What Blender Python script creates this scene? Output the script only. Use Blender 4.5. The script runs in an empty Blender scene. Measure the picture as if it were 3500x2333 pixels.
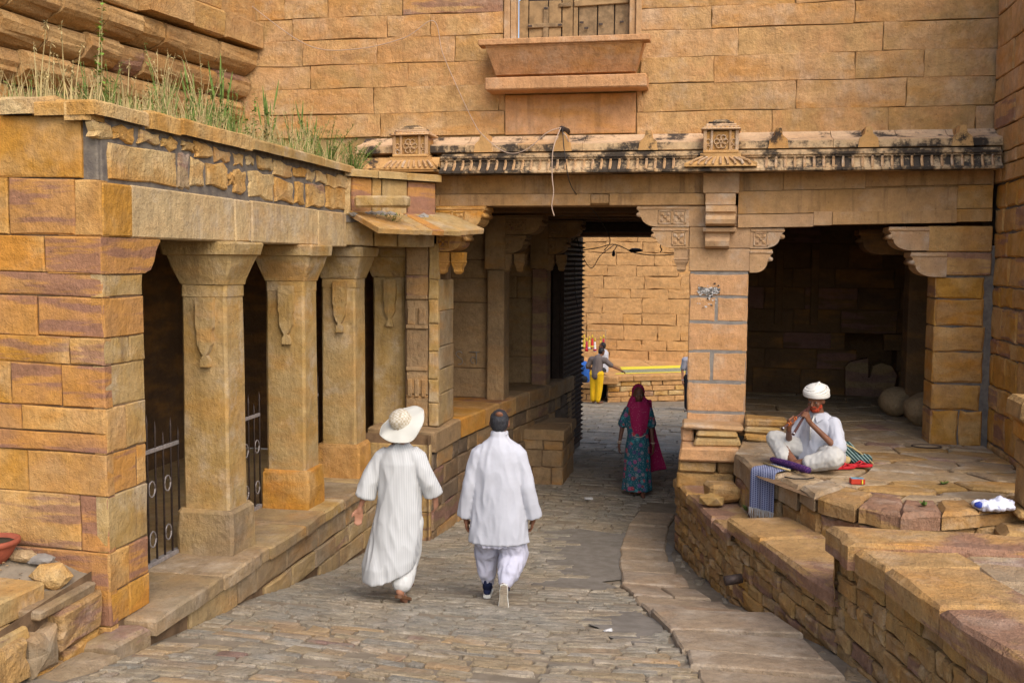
import bpy, bmesh, math, random
from mathutils import Vector, Matrix, noise
from math import sin, cos, pi, radians, sqrt
random.seed(7)
SC = bpy.context.scene
COL = SC.collection
# ------------------------------------------------------------------ camera
cam_d = bpy.data.cameras.new('camera'); cam = bpy.data.objects.new('camera', cam_d); COL.objects.link(cam)
cam_d.sensor_width = 36; cam_d.lens = 35.97; cam_d.clip_end = 500; cam_d.clip_start = .05
yaw, pit, rol = radians(11), radians(4.55), radians(.4)
fw = Vector((-sin(yaw)*cos(pit), cos(yaw)*cos(pit), -sin(pit)))
r0 = Vector((cos(yaw), sin(yaw), 0)); u0 = r0.cross(fw)
rr = r0*cos(rol)+u0*sin(rol); uu = -r0*sin(rol)+u0*cos(rol)
cam.matrix_world = Matrix(((rr.x, uu.x, -fw.x, 0), (rr.y, uu.y, -fw.y, 0), (rr.z, uu.z, -fw.z, 3.0), (0, 0, 0, 1)))
SC.camera = cam
# ------------------------------------------------------------------ light
SUN_DIR = Vector((.42, -.56, .72)).normalized()       # towards the sun
W = bpy.data.worlds.new('World'); SC.world = W; W.use_nodes = True
wn = W.node_tree; bg = wn.nodes['Background']; sky = wn.nodes.new('ShaderNodeTexSky')
sky.sky_type = 'NISHITA'; sky.sun_disc = False
sky.sun_elevation = math.asin(SUN_DIR.z); sky.sun_rotation = math.atan2(SUN_DIR.x, SUN_DIR.y)
sky.air_density = 1.0; sky.dust_density = 2.5; sky.ozone_density = 1.0
wn.links.new(sky.outputs[0], bg.inputs[0]); bg.inputs[1].default_value = .15
sl = bpy.data.lights.new('sun', 'SUN'); so = bpy.data.objects.new('sun', sl); COL.objects.link(so)
sl.energy = 1.15; sl.angle = radians(55); sl.color = (1, .93, .82)
so.rotation_euler = SUN_DIR.to_track_quat('Z', 'Y').to_euler()
SC.view_settings.view_transform = 'Standard'; SC.view_settings.look = 'None'
SC.view_settings.gamma = 1; SC.view_settings.use_curve_mapping = False
SC.view_settings.exposure = .92
SC.cycles.max_bounces = 6; SC.cycles.diffuse_bounces = 3
# ------------------------------------------------------------------ materials
def nd(nt, t, **kw):
    n = nt.nodes.new(t)
    for k, v in kw.items(): setattr(n, k, v)
    return n
def mk(name):
    m = bpy.data.materials.new(name); m.use_nodes = True
    nt = m.node_tree; b = nt.nodes['Principled BSDF']
    b.inputs['Specular IOR Level'].default_value = .25
    return m, nt, b
def math_(nt, op, a, b=None, clamp=False):
    n = nd(nt, 'ShaderNodeMath', operation=op); n.use_clamp = clamp
    for i, v in enumerate((a, b)):
        if v is None: continue
        if isinstance(v, (int, float)): n.inputs[i].default_value = v
        else: nt.links.new(v, n.inputs[i])
    return n.outputs[0]
def mixc(nt, f, a, b, mode='MIX'):
    n = nd(nt, 'ShaderNodeMix', data_type='RGBA', blend_type=mode)
    for i, v in ((0, f), (6, a), (7, b)):
        if isinstance(v, (int, float)): n.inputs[i].default_value = v
        elif isinstance(v, tuple): n.inputs[i].default_value = (*v, 1) if len(v) == 3 else v
        else: nt.links.new(v, n.inputs[i])
    return n.outputs[2]
def noi(nt, vec, s, d=3, rough=.55):
    n = nd(nt, 'ShaderNodeTexNoise'); n.inputs['Scale'].default_value = s
    n.inputs['Detail'].default_value = d; n.inputs['Roughness'].default_value = rough
    nt.links.new(vec, n.inputs['Vector']); return n.outputs[0]
def step(nt, v, lo, hi):
    n = nd(nt, 'ShaderNodeMapRange', interpolation_type='SMOOTHSTEP')
    n.inputs[1].default_value = lo; n.inputs[2].default_value = hi; nt.links.new(v, n.inputs[0]); return n.outputs[0]
def ramp(nt, v, cols):
    n = nd(nt, 'ShaderNodeValToRGB'); e = n.color_ramp.elements
    while len(e) < len(cols): e.new(.5)
    for i, c in enumerate(cols):
        e[i].position = i/(len(cols)-1); e[i].color = (*c, 1)
    nt.links.new(v, n.inputs[0]); return n.outputs[0]
def stone(name, cols, purple=.2, orange=.2, stain=.25, soot=0., streak=0., bump=.5, grain=.55, pale=.0, rough=.9, vary=.6):
    m, nt, b = mk(name)
    geo = nd(nt, 'ShaderNodeNewGeometry'); oi = nd(nt, 'ShaderNodeObjectInfo')
    rnd = oi.outputs['Random']
    off = math_(nt, 'MULTIPLY', rnd, 53.)
    va = nd(nt, 'ShaderNodeVectorMath', operation='ADD'); nt.links.new(geo.outputs['Position'], va.inputs[0]); nt.links.new(off, va.inputs[1])
    vec = va.outputs[0]
    mp = nd(nt, 'ShaderNodeMapping'); mp.inputs['Scale'].default_value = (1, 1, 3.2); mp.inputs['Rotation'].default_value = (.12, .1, 0)
    nt.links.new(vec, mp.inputs[0]); bed = mp.outputs[0]
    n1 = noi(nt, vec, 1.7, 4)
    t = math_(nt, 'ADD', math_(nt, 'MULTIPLY', rnd, vary), math_(nt, 'MULTIPLY', step(nt, n1, .3, .7), 1-vary))
    c = ramp(nt, t, cols)
    r2 = math_(nt, 'FRACT', math_(nt, 'MULTIPLY', rnd, 7.31))
    mq = nd(nt, 'ShaderNodeMapping'); mq.inputs['Scale'].default_value = (.42, .42, 3.0); mq.inputs['Rotation'].default_value = (.16, .13, 0)
    nt.links.new(vec, mq.inputs[0]); nb = noi(nt, mq.outputs[0], 2.2, 6, .62)
    mt = nd(nt, 'ShaderNodeMapping'); mt.inputs['Scale'].default_value = (34, 34, 9); mt.inputs['Rotation'].default_value = (.7, .6, .3)
    nt.links.new(vec, mt.inputs[0]); tool = noi(nt, mt.outputs[0], 1., 2, .6)
    if orange:
        r3 = math_(nt, 'FRACT', math_(nt, 'MULTIPLY', rnd, 13.7))
        f = math_(nt, 'MULTIPLY', step(nt, noi(nt, bed, 1.5, 4), .44, .66), math_(nt, 'MULTIPLY', r3, orange*1.6), True)
        c = mixc(nt, f, c, (.46, .20, .032))
    if purple:
        g = math_(nt, 'GREATER_THAN', r2, 1-purple)
        f = math_(nt, 'MULTIPLY', step(nt, nb, .47, .56), math_(nt, 'MULTIPLY', g, .66))
        c = mixc(nt, f, c, (.20, .10, .085))
    if pale:
        f = math_(nt, 'MULTIPLY', step(nt, noi(nt, vec, 2.6, 5, .65), .48, .7), pale)
        c = mixc(nt, f, c, (.52, .45, .36))
    if stain:
        f = math_(nt, 'MULTIPLY', step(nt, noi(nt, vec, 3.3, 6, .7), .5, .78), stain)
        c = mixc(nt, f, c, (.13, .085, .05))
    ng = noi(nt, vec, 95, 2, .7); nm = noi(nt, vec, 22, 4, .65)
    mot = step(nt, noi(nt, vec, 7.5, 5, .7), .3, .72)
    c = mixc(nt, 1., c, math_(nt, 'ADD', 1-.24*grain, math_(nt, 'MULTIPLY', mot, .44*grain)), 'MULTIPLY')
    gr = math_(nt, 'ADD', 1-grain*.62, math_(nt, 'MULTIPLY', math_(nt, 'ADD', math_(nt, 'MULTIPLY', ng, .55), math_(nt, 'ADD', math_(nt, 'MULTIPLY', nm, .45), math_(nt, 'MULTIPLY', tool, .25))), grain*1.05))
    c = mixc(nt, 1., c, gr, 'MULTIPLY')
    pit_ = step(nt, noi(nt, vec, 40, 3, .65), .62, .70)
    c = mixc(nt, math_(nt, 'MULTIPLY', pit_, .45), c, (.09, .05, .025))
    if streak:
        m3 = nd(nt, 'ShaderNodeMapping'); m3.inputs['Scale'].default_value = (5.5, 5.5, .45); nt.links.new(vec, m3.inputs[0])
        f = math_(nt, 'MULTIPLY', step(nt, noi(nt, m3.outputs[0], 1.6, 4, .6), .52, .74), streak)
        c = mixc(nt, f, c, (.10, .06, .035))
    if soot:
        f = math_(nt, 'MULTIPLY', step(nt, noi(nt, geo.outputs['Position'], 2.3, 7, .75), .56-.2*soot, .66-.16*soot), .93)
        c = mixc(nt, f, c, (.018, .016, .016))
    nt.links.new(c, b.inputs['Base Color']); b.inputs['Roughness'].default_value = rough
    nm = math_(nt, 'ADD', nm, math_(nt, 'MULTIPLY', tool, .55))
    h = math_(nt, 'ADD', math_(nt, 'MULTIPLY', nm, .8), math_(nt, 'ADD', math_(nt, 'MULTIPLY', ng, .30), math_(nt, 'MULTIPLY', noi(nt, vec, 7, 4), 1.0)))
    bp = nd(nt, 'ShaderNodeBump'); bp.inputs['Strength'].default_value = bump; bp.inputs['Distance'].default_value = .03
    nt.links.new(h, bp.inputs['Height']); nt.links.new(bp.outputs[0], b.inputs['Normal'])
    return m
def plain(name, col, rough=.8, metal=0., var=.25, sc=12, bump=.15, col2=None):
    m, nt, b = mk(name); geo = nd(nt, 'ShaderNodeNewGeometry')
    n = noi(nt, geo.outputs['Position'], sc, 4, .6)
    c2 = col2 or tuple(x*(1-var) for x in col)
    c = mixc(nt, step(nt, n, .3, .7), col, c2)
    nt.links.new(c, b.inputs['Base Color']); b.inputs['Roughness'].default_value = rough; b.inputs['Metallic'].default_value = metal
    if bump:
        bp = nd(nt, 'ShaderNodeBump'); bp.inputs['Strength'].default_value = bump; bp.inputs['Distance'].default_value = .01
        nt.links.new(noi(nt, geo.outputs['Position'], sc*5, 3), bp.inputs['Height']); nt.links.new(bp.outputs[0], b.inputs['Normal'])
    return m
M = {}
M['wall'] = stone('sandstone_wall', [(.36, .20, .075), (.48, .285, .115), (.47, .255, .105), (.50, .295, .135), (.41, .24, .09), (.48, .255, .10), (.45, .28, .12)], purple=.06, orange=.35, stain=.34, bump=.7, vary=.68, grain=.7, pale=.22, streak=.15)
M['pier'] = stone('sandstone_ochre', [(0.465, 0.233, 0.044), (0.414, 0.196, 0.029), (0.491, 0.287, 0.105), (0.391, 0.200, 0.062), (0.516, 0.265, 0.053)], purple=.22, orange=.8, stain=.35, bump=.6, grain=.6, pale=.1)
M['tan'] = stone('sandstone_tan', [(0.356, 0.227, 0.087), (0.396, 0.270, 0.117), (0.341, 0.211, 0.068), (0.420, 0.295, 0.143)], purple=.06, orange=.30, stain=.42, streak=.35, bump=.5, pale=.35, vary=.35, grain=.55)
M['beam'] = stone('sandstone_beam', [(0.364, 0.199, 0.071), (0.416, 0.240, 0.103), (0.380, 0.223, 0.090)], purple=.05, orange=.15, stain=.5, streak=.5, bump=.45, pale=.2, vary=.3)
M['carve'] = stone('sandstone_carved', [(0.409, 0.244, 0.117), (0.444, 0.269, 0.133), (0.390, 0.244, 0.137)], purple=.0, orange=.12, stain=.3, bump=.35, pale=.5, vary=.2)
M['pinkpier'] = stone('sandstone_pink_dressed', [(0.496, 0.273, 0.119), (0.536, 0.291, 0.137), (0.466, 0.264, 0.115)], purple=.0, orange=.18, stain=.3, bump=.55, pale=.3, vary=.4, grain=.6)
M['lintel'] = stone('sandstone_lintel', [(0.456, 0.319, 0.161), (0.495, 0.353, 0.178), (0.437, 0.295, 0.142)], purple=.0, orange=.3, stain=.4, streak=.3, bump=.6, pale=.4, vary=.35, grain=.6)
M['terrp'] = stone('sandstone_terrace_purple', [(0.362, 0.207, 0.077), (0.391, 0.237, 0.094), (0.340, 0.197, 0.090)], purple=.8, orange=.35, stain=.45, bump=.9, pale=.2, grain=.7)
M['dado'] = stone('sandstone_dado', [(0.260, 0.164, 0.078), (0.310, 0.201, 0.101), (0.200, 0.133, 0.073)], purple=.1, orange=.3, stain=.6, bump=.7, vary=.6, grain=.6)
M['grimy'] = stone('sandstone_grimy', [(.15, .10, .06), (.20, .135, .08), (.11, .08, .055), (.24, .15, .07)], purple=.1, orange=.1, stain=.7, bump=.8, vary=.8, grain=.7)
M['tray'] = stone('sandstone_tray', [(.47, .245, .11), (.50, .265, .12)], purple=0, orange=.4, stain=.3, streak=.35, bump=.5, pale=.2, vary=.4, grain=.6)
M['slab'] = stone('sandstone_slab', [(0.279, 0.210, 0.140), (0.318, 0.237, 0.155), (0.264, 0.202, 0.147)], purple=.10, orange=.12, stain=.5, bump=.7, pale=.4, vary=.6, grain=.7)
M['plinth'] = stone('sandstone_plinth', [(0.287, 0.202, 0.101), (0.339, 0.233, 0.107), (0.236, 0.163, 0.091), (0.301, 0.233, 0.144)], purple=.12, orange=.25, stain=.45, bump=.6, pale=.2)
M['rubble'] = stone('sandstone_rubble', [(0.504, 0.298, 0.096), (0.465, 0.240, 0.058), (0.530, 0.372, 0.173), (0.446, 0.214, 0.059)], purple=.1, orange=.35, stain=.3, bump=.9, pale=.15, grain=.7)
M['terr'] = stone('sandstone_terrace', [(0.346, 0.195, 0.058), (0.387, 0.231, 0.085), (0.308, 0.182, 0.076), (0.373, 0.198, 0.043)], purple=.30, orange=.30, stain=.45, bump=.9, pale=.25, grain=.7)
M['flag'] = stone('sandstone_flagstone', [(0.316, 0.220, 0.119), (0.358, 0.247, 0.132), (0.290, 0.207, 0.125), (0.343, 0.219, 0.100)], purple=.22, orange=.12, stain=.45, bump=.8, pale=.4, vary=.55, grain=.6)
M['cobble'] = stone('paving_sandstone', [(0.264, 0.222, 0.160), (0.303, 0.246, 0.166), (0.234, 0.211, 0.168), (0.305, 0.231, 0.135), (0.272, 0.216, 0.151)], purple=.05, orange=.16, stain=.40, bump=1.0, pale=.4, vary=.75, grain=.8)
M['far'] = stone('sandstone_far', [(0.456, 0.250, 0.100), (0.496, 0.275, 0.110), (0.426, 0.230, 0.091)], purple=.0, orange=.2, stain=.45, bump=.7, vary=.6, grain=.7)
M['soot'] = stone('sandstone_sooty', [(.50, .33, .17), (.52, .36, .20), (.46, .28, .13)], purple=.0, orange=.12, stain=.3, soot=.66, bump=.4, vary=.3)
M['roofband'] = stone('sandstone_roof_band', [(.50, .33, .19), (.55, .37, .22), (.50, .30, .15)], purple=.0, orange=.2, stain=.2, soot=.28, bump=.3, vary=.4)
M['rib'] = stone('sandstone_rib', [(.50, .30, .12), (.46, .25, .09)], purple=.0, orange=.3, stain=.2, soot=.15, bump=.3, vary=.4)
M['bast'] = stone('sandstone_bastion', [(0.390, 0.227, 0.089), (0.455, 0.277, 0.115), (0.358, 0.204, 0.085), (0.488, 0.293, 0.099)], purple=.08, orange=.3, stain=.35, bump=.8, vary=.6, grain=.6)
M['dark'] = stone('sandstone_interior_shade', [(.105, .058, .027), (.135, .075, .034), (.085, .048, .024)], purple=.1, orange=.2, stain=.5, bump=.5)  # interior stone: the shade of the rooms is put into this dark colour
M['mortar'] = plain('grey_mortar', (.20, .165, .125), .95, 0, .35, 14, .6, (.12, .10, .085))
M['mortd'] = plain('dark_joint', (.19, .115, .06), .95, 0, .4, 10, .5)
M['cement'] = plain('cement_patch', (.27, .24, .205), .95, 0, .3, 9, .6)
M['dirt'] = plain('dusty_ground', (.25, .20, .14), .98, 0, .35, 5, .8, (.165, .13, .09))
M['roofearth'] = plain('roof_earth', (.25, .17, .09), .98, 0, .35, 5, .6)
M['wood'] = plain('weathered_wood', (.36, .225, .105), .85, 0, .4, 9, .4)
M['wood2'] = plain('grey_weathered_wood', (.30, .195, .10), .85, 0, .45, 13, .4)
M['doorwood'] = plain('dark_door_wood', (.045, .028, .02), .7, 0, .4, 10, .3)
M['iron'] = plain('rusty_iron', (.10, .072, .06), .6, .5, .4, 30, .2)
M['ironpale'] = plain('painted_iron', (.34, .30, .28), .55, .3, .35, 25, .2)
M['wire'] = plain('pale_cable', (.42, .30, .22), .6, 0, .1, 5, 0)
M['wireb'] = plain('black_cable', (.03, .025, .022), .6, 0, .1, 5, 0)
M['leafg'] = plain('weed_green', (.17, .25, .05), .7, 0, .5, 9, 0)
M['leafb'] = plain('weed_bright_green', (.22, .34, .05), .7, 0, .4, 9, 0)
M['straw'] = plain('dry_stalk', (.52, .40, .18), .85, 0, .4, 9, 0)
M['terracotta'] = plain('terracotta', (.33, .085, .045), .8, 0, .3, 8, .2)
M['soil'] = plain('pot_soil', (.06, .05, .03), 1, 0, .3, 20, .5)
M['white'] = plain('white_flakes', (.62, .60, .57), .9, 0, .25, 30, .2)
M['patch'] = plain('worn_cement', (.205, .18, .15), .95, 0, .3, 7, .8, (.15, .13, .105))
M['black'] = plain('black_scrap', (.03, .03, .03), .9, 0, .2, 30, .1)
M['yellow'] = plain('yellow_paint', (.66, .56, .05), .8, 0, .12, 12, 0)

# ------------------------------------------------------------------ geometry helpers
WL = {}                                    # world location of everything that parents something
def link(name, verts, faces, mat, parent=None, smooth=False, kind=None, origin=None):
    me = bpy.data.meshes.new(name)
    if origin is None:
        n = len(verts); origin = Vector((sum(v[0] for v in verts)/n, sum(v[1] for v in verts)/n, sum(v[2] for v in verts)/n))
    me.from_pydata([Vector(v)-origin for v in verts], [], faces)
    for k in (mat if isinstance(mat, list) else [mat]): me.materials.append(k)
    if smooth: me.polygons.foreach_set('use_smooth', [True]*len(me.polygons))
    me.update()
    o = bpy.data.objects.new(name, me); COL.objects.link(o)
    o.location = origin - (WL[parent.name] if parent else Vector((0, 0, 0)))
    if parent: o.parent = parent
    if kind: o['kind'] = kind
    WL[o.name] = Vector(origin)
    return o
def thing(name, label, cat, loc, group=None):
    o = bpy.data.objects.new(name, None); COL.objects.link(o); o.location = loc; o.empty_display_size = .2
    o['label'] = label; o['category'] = cat
    if group: o['group'] = group
    WL[o.name] = Vector(loc); return o
def tag(o, label, cat, group=None):
    o['label'] = label; o['category'] = cat
    if group: o['group'] = group
    return o
def rj(a): return random.uniform(-a, a)
def vox_box(x0, x1, y0, y1, z0, z1, ch=.012, jit=0.):
    """chamfered box: 24 vertices"""
    V = []; idx = {}
    for sx in (0, 1):
        for sy in (0, 1):
            for sz in (0, 1):
                px = (x0, x1)[sx]; py = (y0, y1)[sy]; pz = (z0, z1)[sz]
                jx, jy, jz = rj(jit), rj(jit), rj(jit)
                dx = ch*(1-2*sx); dy = ch*(1-2*sy); dz = ch*(1-2*sz)
                for ax, d in enumerate(((0, dy, dz), (dx, 0, dz), (dx, dy, 0))):
                    idx[(sx, sy, sz, ax)] = len(V)
                    V.append((px+d[0]+jx, py+d[1]+jy, pz+d[2]+jz))
    Fc = []
    def q(*k): Fc.append(tuple(idx[i] for i in k))
    for s in (0, 1):
        f = [(s, 0, 0, 0), (s, 1, 0, 0), (s, 1, 1, 0), (s, 0, 1, 0)]; q(*(f if s else f[::-1]))
        f = [(0, s, 0, 1), (0, s, 1, 1), (1, s, 1, 1), (1, s, 0, 1)]; q(*(f if s else f[::-1]))
        f = [(0, 0, s, 2), (1, 0, s, 2), (1, 1, s, 2), (0, 1, s, 2)]; q(*(f if s else f[::-1]))
    for a in (0, 1):
        for b in (0, 1):
            f = [(a, b, 0, 0), (a, b, 0, 1), (a, b, 1, 1), (a, b, 1, 0)]; q(*(f if a == b else f[::-1]))
            f = [(a, 0, b, 2), (a, 0, b, 0), (a, 1, b, 0), (a, 1, b, 2)]; q(*(f if a == b else f[::-1]))
            f = [(0, a, b, 1), (0, a, b, 2), (1, a, b, 2), (1, a, b, 1)]; q(*(f if a == b else f[::-1]))
            for c in (0, 1):
                f = [(a, b, c, 0), (a, b, c, 1), (a, b, c, 2)]; q(*(f if (a+b+c) % 2 else f[::-1]))
    return V, Fc
def box(name, par, mat, x0, x1, y0, y1, z0, z1, ch=.012, jit=0., rot=None, **kw):
    V, Fc = vox_box(x0, x1, y0, y1, z0, z1, ch, jit)
    if rot:
        c = Vector(((x0+x1)/2, (y0+y1)/2, (z0+z1)/2)); R = Matrix.Rotation(rot[0], 3, rot[1])
        V = [R @ (Vector(v)-c)+c for v in V]
    return link(name, V, Fc, mat, par, **kw)
class Fr:
    """a plane in the world: origin, two axes in it and its outward normal"""
    def __init__(s, O, U, V): s.O = Vector(O); s.U = Vector(U).normalized(); s.V = Vector(V).normalized(); s.N = s.U.cross(s.V)
    def __call__(s, a, b, n=0.): return s.O+s.U*a+s.V*b+s.N*n
FRONT = lambda y: Fr((0, y, 0), (1, 0, 0), (0, 0, 1))       # faces -Y ; a = x, b = z
SIDE = lambda x: Fr((x, 0, 0), (0, 1, 0), (0, 0, 1))         # faces +X ; a = y, b = z
TOP = lambda z: Fr((0, 0, z), (1, 0, 0), (0, 1, 0))          # faces up ; a = x, b = y
def slab_geo(fr, poly, depth=.1, proud=0., ch=.012, jit=.006, bulge=.006, sub=1, tilt=.0):
    P = []
    n = len(poly)
    for i in range(n):
        a = Vector(poly[i]); b = Vector(poly[(i+1) % n]); P.append(a)
        L = (b-a).length
        for k in range(sub):
            if L > .05: P.append(a.lerp(b, (k+1)/(sub+1)+rj(.1)))
    P = [Vector((p.x+rj(jit), p.y+rj(jit))) for p in P]
    c = sum(P, Vector((0, 0)))/len(P); N = len(P)
    tx, ty = rj(tilt), rj(tilt)
    hh = lambda p: tx*(p.x-c.x)+ty*(p.y-c.y)
    V = []
    for p in P: V.append(fr(p.x, p.y, -depth))
    for p in P: V.append(fr(p.x, p.y, proud-ch+rj(ch*.25)+hh(p)))
    for p in P:
        d = (c-p); l = max(d.length, 1e-4); q = p+d*min(.45, ch*random.uniform(.8, 1.7)/l)
        V.append(fr(q.x, q.y, proud+rj(bulge*.5)+hh(q)))
    V.append(fr(c.x, c.y, proud+rj(bulge)+bulge*.3))
    F_ = []
    for i in range(N):
        j = (i+1) % N
        F_ += [(i, j, N+j, N+i), (N+i, N+j, 2*N+j, 2*N+i), (2*N+i, 2*N+j, 3*N)]
    return V, F_
def slab(name, par, mat, fr, poly, **kw):
    V, F_ = slab_geo(fr, poly, **kw); return link(name, V, F_, mat, par)
def rect(x0, x1, y0, y1): return [(x0, y0), (x1, y0), (x1, y1), (x0, y1)]
def courses(par, mat, fr, zs, x0, x1, joints=None, wr=(.5, 1.0), gap=.008, mats=None, name='stone', tilt=0., skip=None, jit=.005, ch=.010, proud=.012, sub=1, bulge=.006, depth=.08):
    out = []
    for k in range(len(zs)-1):
        za, zb = zs[k], zs[k+1]
        if joints is not None and joints[k] is not None: J = [x0]+[j for j in joints[k] if x0+.02 < j < x1-.02]+[x1]
        else:
            J = [x0]; x = x0+random.uniform(*wr)*random.uniform(.4, 1)
            while x < x1-wr[0]*.5: J.append(x); x += random.uniform(*wr)
            J.append(x1)
        for i in range(len(J)-1):
            a, b = J[i]+gap/2, J[i+1]-gap/2
            if skip and skip((a+b)/2, (za+zb)/2, a, b, za, zb): continue
            t = tilt if callable(tilt) else (lambda x, z: tilt)
            poly = [(a, za+gap/2+t(a, za)), (b, za+gap/2+t(b, za)), (b, zb-gap/2+t(b, zb)), (a, zb-gap/2+t(a, zb))]
            out.append(slab(name, par, random.choice(mats) if mats else mat, fr, poly, depth=depth, proud=proud+rj(.005), ch=ch, jit=jit, sub=sub, bulge=bulge))
    return out
def prism(name, par, mat, prof, fr, d0, d1, smooth=False):
    """profile polygon in a frame's plane, extruded along its normal from d0 to d1"""
    n = len(prof)
    V = [fr(a, b, d0) for a, b in prof]+[fr(a, b, d1) for a, b in prof]
    F_ = [(i, (i+1) % n, n+(i+1) % n, n+i) for i in range(n)]+[tuple(range(n-1, -1, -1)), tuple(range(n, 2*n))]
    me = link(name, V, F_, mat, par); return me
def tube_geo(pts, r, seg=6, V=None, F_=None):
    V = [] if V is None else V; F_ = [] if F_ is None else F_
    pts = [Vector(p) for p in pts]; b0 = len(V); n = len(pts)
    rs = r if isinstance(r, (list, tuple)) else [r]*n
    up = None
    for i, p in enumerate(pts):
        t = (pts[min(i+1, n-1)]-pts[max(i-1, 0)]).normalized()
        if up is None:
            up = Vector((0, 0, 1)) if abs(t.z) < .9 else Vector((1, 0, 0))
        s = t.cross(up).normalized(); up = s.cross(t).normalized()
        for k in range(seg):
            a = 2*pi*k/seg; V.append(p+s*cos(a)*rs[i]+up*sin(a)*rs[i])
    for i in range(n-1):
        for k in range(seg):
            F_.append((b0+i*seg+k, b0+i*seg+(k+1) % seg, b0+(i+1)*seg+(k+1) % seg, b0+(i+1)*seg+k))
    F_.append(tuple(b0+k for k in range(seg))[::-1]); F_.append(tuple(b0+(n-1)*seg+k for k in range(seg)))
    return V, F_
def tube(name, par, mat, pts, r, seg=6, smooth=True):
    V, F_ = tube_geo(pts, r, seg); return link(name, V, F_, mat, par, smooth)
def lathe(name, par, mat, c, prof, seg=20, sq=False, smooth=True):
    c = Vector(c); V = []; F_ = []
    for r, z in prof:
        for k in range(seg):
            a = 2*pi*(k+.5)/seg
            s = r/max(abs(cos(a)), abs(sin(a))) if sq else r
            V.append(c+Vector((cos(a)*s, sin(a)*s, z)))
    n = len(prof)
    for i in range(n-1):
        for k in range(seg): F_.append((i*seg+k, i*seg+(k+1) % seg, (i+1)*seg+(k+1) % seg, (i+1)*seg+k))
    F_.append(tuple(range(seg))[::-1]); F_.append(tuple((n-1)*seg+k for k in range(seg)))
    return link(name, V, F_, mat, par, smooth)
def clip(poly, m, n):
    """keep the side of the polygon where (p-m).n <= 0"""
    out = []
    for i in range(len(poly)):
        a, b = poly[i], poly[(i+1) % len(poly)]
        da, db = (a-m).dot(n), (b-m).dot(n)
        if da <= 0: out.append(a)
        if (da < 0) != (db < 0) and abs(da-db) > 1e-9: out.append(a.lerp(b, da/(da-db)))
    return out
def cells(bound, sx, sy, jit=.35, gap=.02, stagger=.5, minarea=.01):
    """irregular flagstones: cells round jittered seeds inside a convex outline"""
    B = [Vector(p) for p in bound]
    x0, x1 = min(p.x for p in B), max(p.x for p in B); y0, y1 = min(p.y for p in B), max(p.y for p in B)
    S = []; row = 0; y = y0
    while y < y1+sy:
        x = x0-sx*(stagger if row % 2 else 0)
        while x < x1+sx: S.append(Vector((x+rj(jit*sx), y+rj(jit*sy)))); x += sx
        y += sy; row += 1
    res = []
    k = sx/sy
    for i, s in enumerate(S):
        P = [p.copy() for p in B]
        for j, q in enumerate(S):
            if i == j or abs(q.x-s.x) > 3*sx or abs(q.y-s.y) > 3*sy: continue
            d = q-s; nn = Vector((d.x, d.y*k*k))          # stretched metric: long stones stay long
            if nn.length < 1e-6: continue
            nn.normalize(); P = clip(P, (s+q)/2-nn*gap/2, nn)
            if len(P) < 3: break
        if len(P) < 3: continue
        ar = abs(sum(P[a].x*P[(a+1) % len(P)].y-P[(a+1) % len(P)].x*P[a].y for a in range(len(P))))/2
        if ar < minarea: continue
        Q = [p for a, p in enumerate(P) if (p-P[a-1]).length > .025]
        if len(Q) >= 3: res.append([(p.x, p.y) for p in Q])
    return res
def interp(tab, x):
    if x <= tab[0][0]: return tab[0][1]
    for (a, u), (b, v) in zip(tab, tab[1:]):
        if x <= b: 
            t = (x-a)/(b-a); return u+(v-u)*t
    return tab[-1][1]
GZ = [(-8, 1.15), (0, .80), (4, .52), (5.5, .36), (6.7, .20), (8.2, .02), (9.2, -.15), (10.1, -.30), (11.2, -.41), (12.9, -.50), (16.6, -.57), (19, -.63), (24, -.85), (30, -1.17), (34, -1.3), (60, -2)]
def ground(x, y): return interp(GZ, y)
LWALL = [(0, -3.87), (11.3, -3.87), (12.5, -3.56), (13.6, -3.30), (16.59, -2.89), (18.92, -2.55), (20, -2.4)]   # (y, x): foot of the left lane wall
# ================================================================== the lane
V = []; F_ = []; xs = [-9+.3*i for i in range(0, 51)]; ys = [-6+.3*i for i in range(0, 150)]
for y in ys:
    for x in xs:
        V.append((x, y, ground(x, y)-.012+.012*noise.noise(Vector((x*1.7, y*1.7, 0)))))
for j in range(len(ys)-1):
    for i in range(len(xs)-1):
        a = j*len(xs)+i; F_.append((a, a+1, a+len(xs)+1, a+len(xs)))
lane = link('lane', V, F_, M['dirt'], None, True, 'structure', origin=Vector((0, 0, 0)))
lane['label'] = 'worn sandstone paved lane running down through the gateway'
def rwall(y): return interp([(4, 1.98), (5.47, 1.6), (6.15, 1.49), (7.22, 1.18), (7.84, .97), (8.97, .5), (9.85, .25), (10.89, -.04), (12.26, -.37), (12.6, -.30), (20, -.2)], y)
def strip_l(y): return interp([(4, .75), (6.4, .07), (7.93, -.24), (8.7, -.43), (10.27, -.83), (12.11, -1.01), (13.5, -1.0), (15, -.85)], y)
gfr = lambda y: Fr((0, y, ground(0, y)), (1, 0, 0), (0, 1, (ground(0, y+.1)-ground(0, y-.1))/.2))
patches = [(-.95, 11.6, .75, 1.0), (-1.5, 12.6, .5, .5), (-.6, 8.3, .3, .5), (-1.3, 10.2, .35, .3)]
stones = []
y = 4.6
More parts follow.
